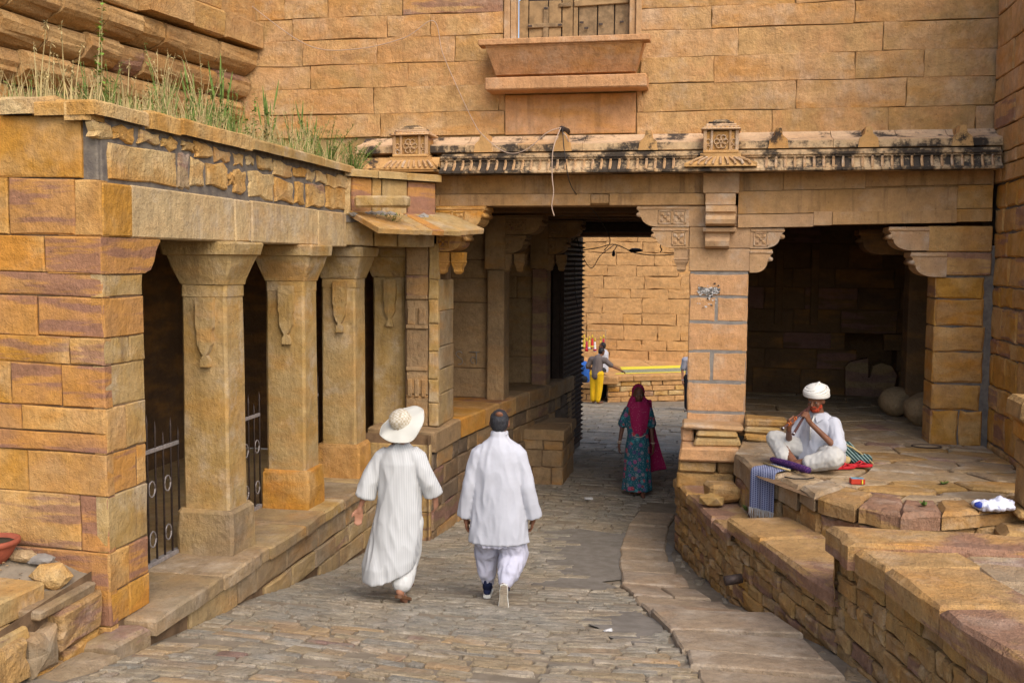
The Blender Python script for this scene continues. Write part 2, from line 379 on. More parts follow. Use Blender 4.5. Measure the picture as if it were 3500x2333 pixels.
while y < 29:
    h = random.uniform(.085, .16) if y < 13 else random.uniform(.13, .22) if y < 20 else random.uniform(.3, .5)
    xl = interp(LWALL, y)-.02 if y < 19.5 else -5.2
    xr = (strip_l(y) if y < 15 else rwall(y)) if y < 20 else 1.5
    x = xl+random.uniform(-.3, 0)
    while x < xr:
        w = random.uniform(.18, .56)*(1 if y < 20 else 1.6)
        if random.random() < .12: w *= .5
        a, b = max(x, xl), min(x+w, xr); cx = (a+b)/2
        nois = noise.noise(Vector((cx*.8, y*.8, 3)))
        bare = any(((cx-px)/rx)**2+((y-py)/ry)**2 < 1+.5*nois for px, py, rx, ry in patches)
        if b-a > .08 and not bare and random.random() > .05:
            sk = .03*sin(cx*1.3+y*.7)
            stones.append((y, a+.012, b-.012, h-.018, sk))
        x += w
    y += h
seen = sorted(stones, key=lambda s: s[0]); JV = []; JF = []
for i, (y, a, b, h, sk) in enumerate(seen):
    fr = gfr(y+h/2)
    poly = [(a, -h/2+sk), (b, -h/2-sk), (b, h/2-sk), (a, h/2+sk)]
    V_, Fc = slab_geo(fr, poly, depth=.03, proud=.006+rj(.005), ch=.008, jit=.015, bulge=.005, sub=1, tilt=.018)
    if i < 298: link('paving_stone', V_, Fc, random.choice([M['cobble']]*9+[M['flag']]), lane)
    else:
        n0 = len(JV); JV += V_; JF += [tuple(k+n0 for k in f) for f in Fc]
link('paving_stone', JV, JF, M['cobble'], lane, kind='stuff')
def blotch(name, par, mat, cx, cy, rx, ry, h=.006, n=22, amp=.3, seed=0):
    pts = []
    for k in range(n):
        a = 2*pi*k/n; s = 1+amp*noise.noise(Vector((cos(a)*1.5+seed, sin(a)*1.5, seed)))
        x, y = cx+cos(a)*rx*s, cy+sin(a)*ry*s; pts.append((x, y, ground(x, y)+h))
    return link(name, [(cx, cy, ground(cx, cy)+h*1.5)]+pts, [(0, 1+k, 1+(k+1) % n) for k in range(n)], mat, par)
for k, (px, py, rx, ry) in enumerate(patches): blotch('cement_patch', lane, M['patch'], px, py, rx*1.12, ry*1.12, .001, 26, .5, k*3.1)
# slabs of the raised strip along the right wall
sy = [4.4, 4.95, 5.5, 6.0, 6.55, 7.05, 7.45, 8.05, 8.75, 9.25, 9.7, 10.3, 10.9, 11.5, 12.1, 12.7, 13.4, 14.2]
for k in range(len(sy)-1):
    a, b = sy[k]+.014, sy[k+1]-.014
    wd = 1.03 if b < 8.9 else interp([(8.9, .95), (10.5, .72), (12, .55), (14.2, .5)], b)
    la, lb = strip_l(a)+rj(.02), strip_l(b)+rj(.02)
    lift = .07 if 8.0 < a < 8.2 else .03+rj(.018)
    fr = gfr((a+b)/2); m_ = (a+b)/2
    if lift > .05: fr = Fr(fr.O, fr.U+Vector((0, 0, .045)), fr.V+Vector((0, 0, .06)))
    if random.random() < .35 and wd > .6:
        s = random.uniform(.35, .65)*wd
        slab('threshold_slab', lane, M['slab'], fr, [(la, a-m_), (la+s-.01, a-m_), (lb+s-.01, b-m_), (lb, b-m_)], depth=.12, proud=lift, ch=.015, jit=.012, bulge=.008)
        la += s; lb += s; wd -= s
    slab('threshold_slab', lane, M['slab'], fr, [(la, a-m_), (la+wd, a-m_), (lb+wd, b-m_), (lb, b-m_)], depth=.12, proud=lift, ch=.015, jit=.014, bulge=.008)
# gutter stones between the strip and the terrace wall
y = 4.8
while y < 12:
    h = random.uniform(.18, .36); a = strip_l(y)+(1.06 if y < 8.9 else interp([(8.9, .98), (10.5, .75), (12, .58)], y)); b = rwall(y)-.03
    fr = gfr(y+h/2); x = a
    while x < b-.06:
        w = random.uniform(.2, .5); e = min(b, x+w)
        if random.random() > .15 and e-x > .07: slab('gutter_stone', lane, M['cobble'], fr, rect(x+.012, e-.012, -h/2+.01, h/2-.01), depth=.05, proud=-.008+rj(.02), ch=.018, jit=.025, bulge=.012, tilt=.06)
        x += w
    y += h

def rock(name, par, mat, c, r, sq=(1, 1, .7), seed=0, amp=.28, sub=1, smooth=False):
    bm = bmesh.new(); bmesh.ops.create_icosphere(bm, subdivisions=sub, radius=1)
    V = []
    for v in bm.verts:
        d = 1+amp*noise.noise(v.co*1.3+Vector((seed*3.7, seed*1.3, 0)))
        V.append(Vector(c)+Vector((v.co.x*sq[0], v.co.y*sq[1], v.co.z*sq[2]))*r*d)
    F_ = [tuple(v.index for v in f.verts) for f in bm.faces]; bm.free()
    return link(name, V, F_, mat, par, smooth)
# ================================================================== left wing: colonnade with a rubble parapet
wing = thing('colonnade_building', 'low colonnaded sandstone wing with a rubble parapet left of the lane', 'building', (-4.1, 6.4, .4))
pc = box('corner_pier', wing, M['mortd'], -7.6, -4.115, 6.38, 6.87, .1, 3.5, .005)
pz = [.02, .40, .93, 1.33, 1.63, 1.77, 1.95, 2.25, 2.44, 2.72, 2.88, 3.14, 3.53, 3.96]
pj = [[-4.5, -5.3], [-5.3, -6.3], [-4.32, -5.2, -6.2], [-4.72, -5.6, -6.6], [-5.0, -5.9], [-4.76, -5.4, -6.3], [-4.84, -4.44, -5.6, -6.5], [-4.37, -5.2, -6.4], [-4.61, -5.5, -6.5], [-5.1, -6.2], [-4.54, -5.7], [-4.81, -4.3, -5.6, -6.5], [-5.02, -5.9]]
pj = [sorted(j) for j in pj]
fr = FRONT(6.37)
fb = lambda x, z: .022*(x+4.1)*-1*0+.035*max(0, -4.1-x)*.6
purp = stone('sandstone_purple_banded', [(.36, .20, .095), (.44, .21, .05), (.30, .15, .09)], purple=1., orange=.5, stain=.15, bump=.55)
for k in range(len(pz)-1):
    x1 = -4.1 if k < 12 else -4.24
    courses(pc, M['pier'], fr, pz[k:k+2], -7.6, x1, [pj[k]], tilt=fb, mats=[M['pier']]*3+[purp] if k not in (9, 10, 8, 6) else [purp, purp, M['pier']], proud=.010, bulge=.008)  # saturated orange on the front carries warm bounce light in the colour
sj = [[6.6], [6.62], [], [6.75], [6.62], [], [6.68], [], [], []]
sz = [.40, .64, .93, 1.33, 1.63, 1.95, 2.25, 2.44, 2.72, 2.88]
courses(pc, M['tan'], SIDE(-4.112), sz, 6.36, 6.88, sj, mats=[M['tan'], M['tan'], M['pier'], purp], proud=.008)  # lane side paler than the front: skylight put into the stone colour
V = []
prism('corbel_stone', pc, purp, [(6.362, 2.885), (6.90, 2.885), (6.98, 2.91), (7.03, 2.97), (7.06, 3.05), (7.12, 3.12), (7.12, 3.135), (6.362, 3.135)], SIDE(-4.1), -.42, .0)
# beam
bm_ = box('beam', wing, M['mortd'], -4.5, -4.13, 6.40, 11.12, 3.16, 3.50, .004)
for a, b, z in ((6.37, 6.75, 3.14), (6.75, 8.37, 3.14), (8.37, 8.70, 3.145), (8.70, 10.29, 3.14), (10.29, 11.15, 3.13)):
    box('beam_block', bm_, M['lintel'] if b > 6.8 else M['pier'], -4.45, -4.1+rj(.008), a+.005, b-.005, z, 3.515, .012, .005)
# parapet
pp = box('parapet', wing, M['mortar'], -4.5, -4.13, 6.43, 11.3, 3.50, 4.0, .01)
RUB = [(6.21, 6.32, 3.84, 3.9), (6.35, 6.55, 3.81, 3.93), (6.56, 6.83, 3.82, 3.92), (6.88, 7.17, 3.84, 3.92), (7.21, 7.42, 3.83, 3.92), (7.52, 7.69, 3.84, 3.91), (7.72, 7.99, 3.83, 3.92), (8.04, 8.34, 3.82, 3.92), (8.41, 8.58, 3.82, 3.91), (8.64, 8.8, 3.85, 3.92), (8.88, 9.18, 3.83, 3.93), (9.23, 9.64, 3.8, 3.92), (9.69, 10.02, 3.82, 3.91), (10.06, 10.26, 3.81, 3.91), (10.3, 10.56, 3.81, 3.92), (10.6, 11.2, 3.78, 3.92), (6.5, 7.41, 3.55, 3.8), (7.45, 7.61, 3.55, 3.81), (7.63, 7.86, 3.59, 3.79), (7.91, 8.27, 3.59, 3.79), (8.3, 8.37, 3.64, 3.73), (8.38, 8.61, 3.58, 3.77), (8.69, 9.22, 3.56, 3.79), (9.26, 9.67, 3.55, 3.76), (9.74, 9.95, 3.56, 3.76), (10.03, 10.49, 3.54, 3.77), (10.58, 11.15, 3.55, 3.8)]
for i, (a, b, c, d) in enumerate(RUB):
    if a < 6.3: continue
    rough = .022 if b-a < .8 else .012
    slab('rubble_stone', pp, M['rubble'] if i != 17 else M['flag'], SIDE(-4.13), rect(a, b, c, d), depth=.05, proud=.022+rj(.008), ch=.014, jit=rough, bulge=.008, sub=2)
for a, b, c, d, p in ((6.30, 6.95, 3.955, 4.06, .03), (6.99, 7.40, 3.945, 4.08, .03), (7.43, 8.64, 3.955, 4.085, .05), (8.66, 9.5, 3.97, 4.07, .06), (9.51, 10.33, 3.97, 4.07, .06), (10.34, 11.3, 3.97, 4.06, .06)):
    slab('coping_stone', pp, M['rubble'] if b < 8.7 else M['tan'], TOP(c), [(-4.55, a), (-4.1+p, a), (-4.1+p, b), (-4.55, b)], depth=-.0, proud=d-c, ch=.02, jit=.014, bulge=.012, sub=2)
pf = box('parapet', wing, M['mortar'], -7.6, -4.14, 6.395, 6.75, 3.52, 4.03, .01)
for a, b, c, d in ((-7.5, -6.6, 3.98, 4.08), (-6.58, -5.6, 3.98, 4.08), (-5.56, -4.86, 3.97, 4.075), (-4.84, -4.40, 3.97, 4.085), (-4.32, -4.13, 3.92, 4.05)):
    slab('coping_stone', pf, M['rubble'], TOP(c), rect(a, b, 6.31, 6.7), depth=0, proud=d-c, ch=.018, jit=.014, bulge=.012, sub=2)
slab('rubble_stone', pf, M['rubble'], FRONT(6.40), rect(-4.62, -4.5, 3.96, 4.03), depth=.05, proud=.04, ch=.02, jit=.012, bulge=.01, sub=2)
# return wall at the gate end, its coping, the projecting stub and the sloping drip slabs
rf = Fr((-4.13, 11.15, 0), (.62, .78, 0), (0, 0, 1))
rw = link('return_wall', [rf(-.05, 3.4, -.06), rf(1.32, 3.4, -.06), rf(1.32, 3.95, -.06), rf(-.05, 3.95, -.06)], [(0, 1, 2, 3)], M['mortar'], wing)
for a, b, mm in ((.0, .10, M['rubble']), (.11, .38, purp), (.39, .52, M['tan']), (.53, .88, M['tan']), (.89, 1.30, purp)):
    slab('upright_slab', rw, mm, rf, rect(a, b-.005, 3.50, 3.93), depth=.3, proud=.0, ch=.012, jit=.006, bulge=.006)
for a, b in ((.0, .42), (.43, .75), (.76, 1.3)):
    slab('beam_block', rw, M['tan'], rf, rect(a, b-.006, 3.15, 3.47), depth=.35, proud=-.02, ch=.012, jit=.006, bulge=.006)
for a, b in ((-.02, .42), (.43, .82), (.83, 1.33)):
    slab('coping_stone', rw, M['tan'], Fr(rf.O+Vector((0, 0, 3.935)), rf.U, (-.78, .62, 0)), rect(a, b, -.07, .5), depth=0, proud=.085, ch=.012, jit=.008, bulge=.006)
box('stub_beam', rw, M['tan'], -3.98, -3.36, 11.06, 11.24, 3.58, 3.71, .025, .006)
for k in range(26):
    s_ = random.random(); p_ = rf(.05+s_*1.25, 3.50+rj(.02), .03+random.random()*.05)
    rock('mortar_lump', rw, M['cement'], p_, random.uniform(.03, .06), (1.3, 1.3, .8), k, .4)
dfr = Fr((-3.60, 10.86, 3.33), (.62, .78, 0), (-.78, .62, .34))
ch_ = link('drip_course', [rf(-.03, 3.5, -.02), rf(1.3, 3.5, -.02), rf(1.3, 3.42, .0), rf(-.03, 3.42, .0)], [(0, 1, 2, 3)], M['mortar'], wing)
for i, (a, b, m_) in enumerate(((-.02, .52, M['tan']), (.53, .70, M['tan']), (.71, .86, purp), (.87, 1.12, M['tan']), (1.13, 1.55, M['tan']))):
    slab('drip_slab', ch_, m_, dfr, [(a, 0), (b, -.02 if i < 4 else .10), (b-.06*(i > 2), .74), (a-.05*(i > 3), .74)], depth=.05, proud=.012+rj(.006), ch=.008, jit=.006, bulge=.004)
# columns
for k, cy in enumerate((8.36, 10.08, 11.62, 12.75)):
    cx = -4.315 if k < 3 else -4.06
    st = M['tan']
    def ring(h, z): return [(cx-h, cy-h, z), (cx+h, cy-h, z), (cx+h, cy+h, z), (cx-h, cy+h, z)]
    c = .022; P8 = lambda h, z: (lambda g: [(cx-h+c, cy-g, z), (cx+h-c, cy-g, z), (cx+h, cy-g+c, z), (cx+h, cy+g-c, z), (cx+h-c, cy+g, z), (cx-h+c, cy+g, z), (cx-h, cy+g-c, z), (cx-h, cy-g+c, z)])(h*.87)
    def loft(name, par, mat, rings, jit=.004):
        n = len(rings[0]); VV = [Vector(p)+Vector((rj(jit), rj(jit), rj(jit*.5))) for r in rings for p in r]
        FF = [(i*n+a, i*n+(a+1) % n, (i+1)*n+(a+1) % n, (i+1)*n+a) for i in range(len(rings)-1) for a in range(n)]+[tuple(range(n))[::-1], tuple((len(rings)-1)*n+a for a in range(n))]
        return link(name, VV, FF, mat, par)
    sh = loft('column', wing, st, [P8(.216, .79), P8(.213, 1.4), P8(.211, 2.0), P8(.207, 2.66), P8(.213, 2.665), P8(.213, 2.765)])
    if k < 3: loft('column_base', sh, M['pier'] if k else M['plinth'], [P8(.262, .38), P8(.265, .6), P8(.258, .77), P8(.245, .80)], .01)
    loft('capital', sh, st, [P8(.222, 2.77), P8(.236, 2.81), P8(.275, 2.92), P8(.305, 3.02), P8(.335, 3.03), P8(.35, 3.12), P8(.345, 3.14)], .007)
    for f, o in ((Fr((cx+.03, cy-.180, 0), (1, 0, 0), (0, 0, 1)), 0), ):
        z0 = (2.62, 2.68, 2.70, 2.70)[k]; w = .08
        prism('pendant_ornament', sh, st, [(-w, z0+.04), (-w, z0-.22), (-w*.85, z0-.25), (-w*.85, z0-.36), (-w*.45, z0-.43), (-w*.2, z0-.46), (-w*.5, z0-.50), (-w*.55, z0-.56), (w*.55, z0-.56), (w*.5, z0-.50), (w*.2, z0-.46), (w*.45, z0-.43), (w*.85, z0-.36), (w*.85, z0-.25), (w, z0-.22), (w, z0+.04)][::-1], f, .0, .055)
# ledge, plinth wall, back wall, roof
lg = box('ledge', wing, M['plinth'], -6.8, -4.14, 4.9+1.98, 13.0, -.6, .385, .01)
y = 5.0; 
for a, b in ((6.55, 7.6), (7.61, 8.16), (8.17, 8.50), (8.51, 9.3), (9.31, 9.85), (9.86, 10.4), (10.41, 11.2), (11.21, 11.95)):
    o_ = rj(.02)
    slab('coping_slab', lg, random.choice([M['plinth'], M['flag'], M['tan']]), TOP(.385), [(-4.62, a), (-3.86+o_, a), (-3.86+o_+rj(.015), b), (-4.62, b)], depth=.10, proud=.015+rj(.004), ch=.018, jit=.012, bulge=.006, sub=2)
for a, b, z in ((5.55, 6.1, .33), (6.11, 6.54, .37)):
    slab('kerb_stone', lg, M['plinth'], TOP(z-.02), [(-4.2, a), (-3.93, a), (-3.88, b), (-4.16, b)], depth=.2, proud=.02, ch=.03, jit=.02, bulge=.012, sub=2)
pw = link('plinth_wall', [(-3.93, 6.5, -.6), (-3.93, 12, -.6), (-3.93, 12, .3), (-3.93, 6.5, .3)], [(0, 1, 2, 3)], M['mortd'], wing)
y = 7.0
tops = lambda y: .285
for (za, zb) in ((.05, .285), (-.15, .045), (-.36, -.155), (-.58, -.365)):
    y = 6.9+random.uniform(0, .3)
    while y < 11.8:
        w = random.uniform(.32, .85); b = min(y+w, 11.9)
        if ground(0, (y+b)/2) < zb-.03: slab('plinth_stone', pw, M['plinth'], SIDE(-3.93), rect(y+.006, b-.006, za+.005, zb-.005), depth=.05, proud=.03+rj(.008), ch=.014, jit=.01, bulge=.01)
        y = b
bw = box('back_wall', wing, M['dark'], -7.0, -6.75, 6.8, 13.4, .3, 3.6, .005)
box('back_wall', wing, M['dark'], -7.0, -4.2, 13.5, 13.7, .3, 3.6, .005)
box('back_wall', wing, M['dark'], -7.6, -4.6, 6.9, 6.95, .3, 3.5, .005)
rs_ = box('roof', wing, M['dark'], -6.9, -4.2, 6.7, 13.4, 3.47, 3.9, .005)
V = []; F_ = []
nx, ny = 18, 28
for j in range(ny+1):
    for i in range(nx+1):
        x = -8.6+4.45*i/nx; y = 6.45+6.4*j/ny
        V.append((x, y, 3.97+.05*noise.noise(Vector((x*1.5, y*1.5, 1)))+.10*(max(0, -5-x))))
for j in range(ny):
    for i in range(nx): a = j*(nx+1)+i; F_.append((a, a+1, a+nx+2, a+nx+1))
link('roof_earth', V, F_, M['roofearth'], wing, True)

# iron railings between the columns
def railing(y0, y1, label, hi):
    t = thing('iron_railing', label, 'railing', (-4.6, y0, .4), 'iron railings between the columns')
    n = max(4, int(round((y1-y0)/.125))); dy = (y1-y0)/n
    box('rail', t, M['ironpale'], -4.63, -4.57, y0, y1, .40, .435, .004)
    box('rail', t, M['ironpale'], -4.612, -4.588, y0, y1, 1.36, 1.395, .004)
    for i in range(n+1):
        y = y0+dy*i; top = hi*(.93+.07*(i % 2))+(.18 if i == n//2+1 else 0)
        b = tube('bar', t, M['iron'], [(-4.6, y, .42), (-4.6, y, top), (-4.6, y, top+.015), (-4.6, y, top+.10)], [.009, .009, .012, .001], 6)
    V_ = []; Fc = []
    for i in range(0, n):
        for z in (1.05, .62):
            if (i % 2 == 0): tube('ring', t, M['ironpale'], [(-4.6, y0+dy*(i+.5)+cos(a)*.05, z+.0*i+sin(a)*.068) for a in [2*pi*k/12 for k in range(13)]], .007, 5)
    return t
railing(6.95, 8.22, 'iron railing with spikes and rings beside the banded corner pier', 1.52)
railing(8.72, 9.88, 'iron railing with spikes behind the first and second columns', 1.52)
railing(10.35, 11.5, 'iron railing seen as a sliver between the second and third columns', 1.52)

# ================================================================== rubble steps in the lower left corner
ls = thing('retaining_wall', 'rough stone retaining wall below the banded corner pier at lower left', 'wall', (-4.3, 5.6, .3))
V = []; F_ = []
for j in range(9):
    for i in range(15):
        x = -7.4+3.3*i/14; y = 4.4+2.05*j/8
        z = interp([(4.4, .62), (5.6, .70), (6.0, .86), (6.36, .95)], y)+.02*noise.noise(Vector((x*4, y*4, 0)))
        x = min(x, -4.25); z -= .16*max(0, min(1, (x+4.75)/.45))
        V.append((x, y, z))
for j in range(8):
    for i in range(14): a = j*15+i; F_.append((a, a+1, a+16, a+15))
link('debris_soil', V, F_, M['dirt'], ls, True)
link('wall_core', [(-4.24, 4.2, 0), (-4.24, 6.36, 0), (-4.24, 6.36, .80), (-4.24, 4.2, .6)], [(0, 1, 2, 3)], M['mortd'], ls)
f = SIDE(-4.2)
for a, b, c, d in ((4.2, 4.75, .30, .58), (4.77, 5.12, .40, .60), (5.14, 5.55, .38, .615), (5.56, 5.84, .34, .60), (5.85, 6.33, .42, .66), (4.2, 4.8, .1, .29), (4.82, 5.3, .18, .37), (5.32, 5.9, .15, .35), (5.92, 6.34, .22, .40), (5.30, 5.84, .12, .33)):
    slab('rubble_stone', ls, random.choice([M['terr'], M['rubble'], M['plinth']]), f, rect(a, b, c, d), depth=.2, proud=.05+rj(.02), ch=.03, jit=.02, bulge=.02, sub=2)
box('step_block', ls, M['tan'], -5.2, -4.22, 5.05, 5.66, .58, .67, .015, .01, rot=(radians(-4), 'Z'))
box('step_block', ls, M['tan'], -5.6, -4.32, 5.58, 6.02, .66, .84, .015, .012, rot=(radians(-6), 'Z'))
box('step_block', ls, M['plinth'], -4.55, -4.18, 5.70, 6.32, .66, .74, .012, .01)
rng = random.Random(3)
tag(rock('loose_rock', None, M['rubble'], (-4.40, 6.14, .82), .13, (1.1, .8, .75), 4, .35, 2), 'jagged orange rock lying beside the corner pier above the rubble steps', 'rock')
tag(rock('loose_rock', None, M['cement'], (-4.56, 6.24, .90), .09, (1.3, .7, .4), 8, .3, 2), 'flat pale grey rock lying in debris at lower left', 'rock')
tag(rock('loose_rock', None, M['flag'], (-4.68, 6.22, .92), .09, (1.2, .8, .5), 6, .3, 2), 'flat tan rock lying beside the red flower pot', 'rock')
JV = []; JF = []
for i in range(170):
    x = rng.uniform(-5.4, -4.35); y = rng.uniform(5.9, 6.36); z = interp([(4.4, .62), (5.6, .70), (6.0, .86), (6.36, .95)], y)+.01-.16*max(0, min(1, (x+4.75)/.45)); s = rng.uniform(.004, .018)
    n0 = len(JV); JV += [(x+s*rng.uniform(-1.5, 1.5), y+s*rng.uniform(-1, 1), z+s*rng.uniform(-.5, .9)) for _ in range(4)]; JF += [(n0, n0+1, n0+2), (n0, n0+2, n0+3), (n0+1, n0+2, n0+3), (n0, n0+1, n0+3)]
link('debris', JV, JF, M['flag'], None, kind='stuff')['label'] = 'scattered stone chips and litter on the soil at lower left'
pot = thing('flower_pot', 'red terracotta flower pot cut by the left edge of the photo', 'pot', (-4.85, 6.13, .89))
lathe('bowl', pot, M['terracotta'], (-4.85, 6.13, .89), [(.09, 0), (.13, .05), (.16, .11), (.165, .125), (.185, .13), (.185, .16), (.165, .165), (.155, .13)], 24)
lathe('soil', pot, M['soil'], (-4.85, 6.13, .89), [(.15, .11), (.15, .135), (.02, .14)], 16)

# ================================================================== bastion at the top left
bas = thing('bastion_wall', 'bulging corbelled fort wall with rounded courses above the weeds at top left', 'wall', (-6.4, 9.5, 4.0))
def bpt(t, z): # t = distance from the corner with the gatehouse towards the camera
    return Vector((-6.02-.176*t, 12.75-.985*t, z))
core = link('bastion_core', [bpt(-.1, 3.6)+Vector((-.75, 0, 0)), bpt(11, 3.6)+Vector((-.75, 0, 0)), bpt(11, 9)+Vector((-.05, 0, 0)), bpt(-.1, 9)+Vector((-.05, 0, 0))], [(0, 1, 2, 3)], M['mortd'], bas)
rz = [3.75, 4.10, 4.42, 4.74, 5.06, 5.38, 5.72, 6.05, 6.4, 6.8, 7.3, 7.9, 8.6]
for k in range(len(rz)-1):
    z0, z1 = rz[k]+.006, rz[k+1]-.006
    ox = -.60+.105*k if k < 7 else .02-.04*(k-7)
    t = -.05; flat = k >= 6
    while t < 10:
        w = random.uniform(.36, .8); t2 = min(t+w, 10)
        pr_ = [(0, -.3), (0, -.06), (.10, .01), (.20, .065), (.30, .105), (.42, .13), (.58, .142), (.75, .145), (.87, .138), (.94, .115), (.98, .08), (1, .03), (1, -.3)] if not flat else [(0, -.3), (0, .10), (.05, .14), (.95, .15), (1, .12), (1, -.3)]
        o = rj(.05); pts = []; VV = []; e0, e1 = rj(.02), rj(.02); bl = random.uniform(.65, 1.4)
        for (s, t_) in ((0, t+.012), (1, t2-.012)):
            for h, p in pr_:
                b = bpt(t_, z0+(z1-z0)*h); VV.append(b+Vector((ox+(p*bl if p > 0 else p)+o+(e0 if s == 0 else e1)+rj(.014), 0, rj(.014))))
        n = len(pr_); FF = [(i, (i+1) % n, n+(i+1) % n, n+i) for i in range(n)]+[tuple(range(n))[::-1], tuple(range(n, 2*n))]
        link('bastion_stone', VV, FF, M['bast'], core); t = t2
# ================================================================== gatehouse
gate = thing('gatehouse', 'sandstone fort gatehouse with open gateway, carved cornice and shuttered window', 'building', (0, 12.5, -.5))
uw = link('upper_wall', [(x, 12.86, z) for z in (4.4, 5.66, 7.3, 9.5) for x in (-8, -2.6, -.93, 3.4)], [(j*4+i, j*4+i+1, j*4+i+5, j*4+i+4) for j in range(3) for i in range(3) if (i, j) != (1, 1)], M['tan'], gate)
f = FRONT(12.83)
zl = [4.50, 4.57, 4.87, 5.20, 5.50, 5.83, 6.10, 6.42, 6.75, 7.1, 7.5, 7.9, 8.4, 9.0, 9.5]
JL = {1: [-4.25, -2.62], 2: [-4.34, -2.69], 3: [-5.2, -3.88], 4: [-5.3, -4.29, -3.26], 5: [-5.44, -4.15, -3.58], 6: [-5.55, -4.95, -3.95]}
JR = {1: [-.95, .67, 2.0, 2.96], 2: [-.88, .94, 2.19], 3: [-.03, 1.6, 2.37], 4: [.25, 1.91], 5: [-.07, 1.58], 6: [.9, 2.3]}
zr = [4.50, 4.53, 4.82, 5.16, 5.47, 5.80, 6.06, 6.40]
tl = lambda x, z: .012*noise.noise(Vector((x*.8, z*2, 5)))
big = slab('stone', uw, M['tray'], f, rect(-2.60, -.96, 4.57, 5.06), depth=.08, proud=.012, ch=.008, jit=.004, bulge=.003)
for k in range(len(zl)-1):
    kw = dict(tilt=tl, wr=(.7, 1.5), proud=.006, jit=.009, ch=.006, gap=.005, bulge=.006, sub=2)
    if k < 8:
        xl = -2.61 if k < 3 else -2.63; xr = -.95 if k < 3 else -.92
        if k in (0,): continue
        courses(uw, M['wall'], f, [zl[k], zl[k+1]], -6.3, xl, [JL.get(k)] if k in JL else None, **kw)
        b = zr[k+1] if k+1 < len(zr) else zl[k+1]
        courses(uw, M['wall'], f, [zr[k] if k < len(zr) else zl[k], b if k < 7 else zl[k+1]], xr, 3.17, [JR.get(k)] if k in JR else None, **kw)
    else: courses(uw, M['wall'], f, zl[k:k+2], -6.3, 3.2, **kw)
# window
win = box('window', gate, M['doorwood'], -2.45, -1.05, 13.0, 13.06, 5.66, 7.2, .003)
for a, b in ((-2.62, -2.545), (-2.54, -2.47), (-1.06, -.985), (-.98, -.91)):
    box('frame', win, M['carve'], a, b, 12.80+.04*(abs(a+1.76) < .75), 12.99, 5.68, 7.15, .008, .002)
box('lintel', win, M['carve'], -2.62, -.91, 12.81, 12.99, 7.152, 7.4, .008)
box('ledge_stone', win, M['carve'], -2.47, -1.06, 12.84, 12.99, 5.60, 5.685, .006)
pl = [(-2.46, -2.34, 0), (-2.33, -2.09, 0), (-2.08, -1.92, .01), (-1.91, -1.77, 0), (-1.70, -1.47, .0), (-1.46, -1.26, .008), (-1.25, -1.07, 0)]
for a, b, d in pl: box('plank', win, random.choice([M['wood'], M['wood2']]), a+.003, b-.003, 12.965-d, 12.998, 5.69, 6.24+rj(.02), .004, .002)
box('meeting_post', win, M['wood'], -1.765, -1.71, 12.945, 12.998, 5.69, 6.3, .006, .002)
box('batten', win, M['wood2'], -2.34, -1.90, 12.93, 12.96, 5.905, 5.955, .006, .002)
box('batten', win, M['wood2'], -2.145, -2.08, 12.935, 12.96, 5.70, 6.16, .005, .002)
box('top_rail', win, M['wood'], -1.76, -1.08, 12.93, 12.962, 6.155, 6.235, .008, .004, rot=(radians(-2.2), 'Y'))
box('top_rail', win, M['wood2'], -1.95, -1.80, 12.93, 12.962, 6.15, 6.20, .008, .004)
for x, z in ((-2.31, 5.93), (-1.93, 5.93), (-1.66, 5.95), (-1.42, 5.92), (-1.16, 5.94), (-1.6, 5.88), (-2.11, 6.14)):
    box('iron_plate', win, M['iron'], x-.025, x+.025, 12.925, 12.936, z-.012, z+.012, .003)
# stone tray and shelf below the window
prism('sill_tray', gate, M['tray'], [(12.82, 5.26), (12.62, 5.28), (12.45, 5.58), (12.44, 5.585), (12.43, 5.665), (12.82, 5.67)], Fr((0, 0, 0), (0, 1, 0), (0, 0, 1)), -2.80, -.84)
st_ = bpy.data.objects['sill_tray']
for v in st_.data.vertices:          # the tray narrows downwards
    z = v.co.z+st_.location.z+WL['gatehouse'].z; k = max(0, (5.67-z)/.41)
    x = v.co.x; v.co.x = x*(1-.13*k)
box('tray_rim', gate, M['tray'], -2.86, -.78, 12.405, 12.60, 5.60, 5.675, .008, .003)
box('sill_shelf', gate, M['tray'], -2.79, -.81, 12.46, 12.84, 5.075, 5.225, .014, .004)
# roof band above the cornice
PX = Fr((0, 0, 0), (0, 1, 0), (0, 0, 1))           # profile in y, z ; extruded along +x
xs_ = [-4.2, -3.05, -2.55, -1.80, -.78, .20, .72, 1.20, 1.71, 2.20, 2.72, 3.14]
rb = box('roof_band', gate, M['soot'], -4.35, 3.14, 12.5, 12.84, 4.20, 4.30, .004)
prof = [(12.83, 4.30), (12.32, 4.30), (12.30, 4.335), (12.30, 4.40), (12.33, 4.405), (12.40, 4.42), (12.52, 4.445), (12.62, 4.49), (12.68, 4.535), (12.83, 4.545)]
xe = [-4.4, -3.75, -3.0, -2.34, -1.55, -.78, .02, .72, 1.33, 2.05, 2.6, 3.14]
for a, b in zip(xe, xe[1:]): prism('roof_stone', rb, M['roofband'], prof, PX, a+.004, b-.004)
lip = [(12.305, 4.302), (12.285, 4.306), (12.285, 4.385), (12.305, 4.39)]
for a, b in zip(xe, xe[1:]): prism('roof_lip', rb, M['soot'], lip, PX, a+.002, b-.002)
for x in (-2.76, -1.79, -.77, .72, 1.71, 2.71):
    fr = FRONT(12.30)
    prism('rib', rb, M['rib'], [(x-.115, 4.30), (x+.115, 4.30), (x+.105, 4.36), (x+.10, 4.40), (x+.045, 4.45), (x+.03, 4.53), (x-.03, 4.53), (x-.045, 4.45), (x-.10, 4.40), (x-.105, 4.36)], fr, -.45, .035)
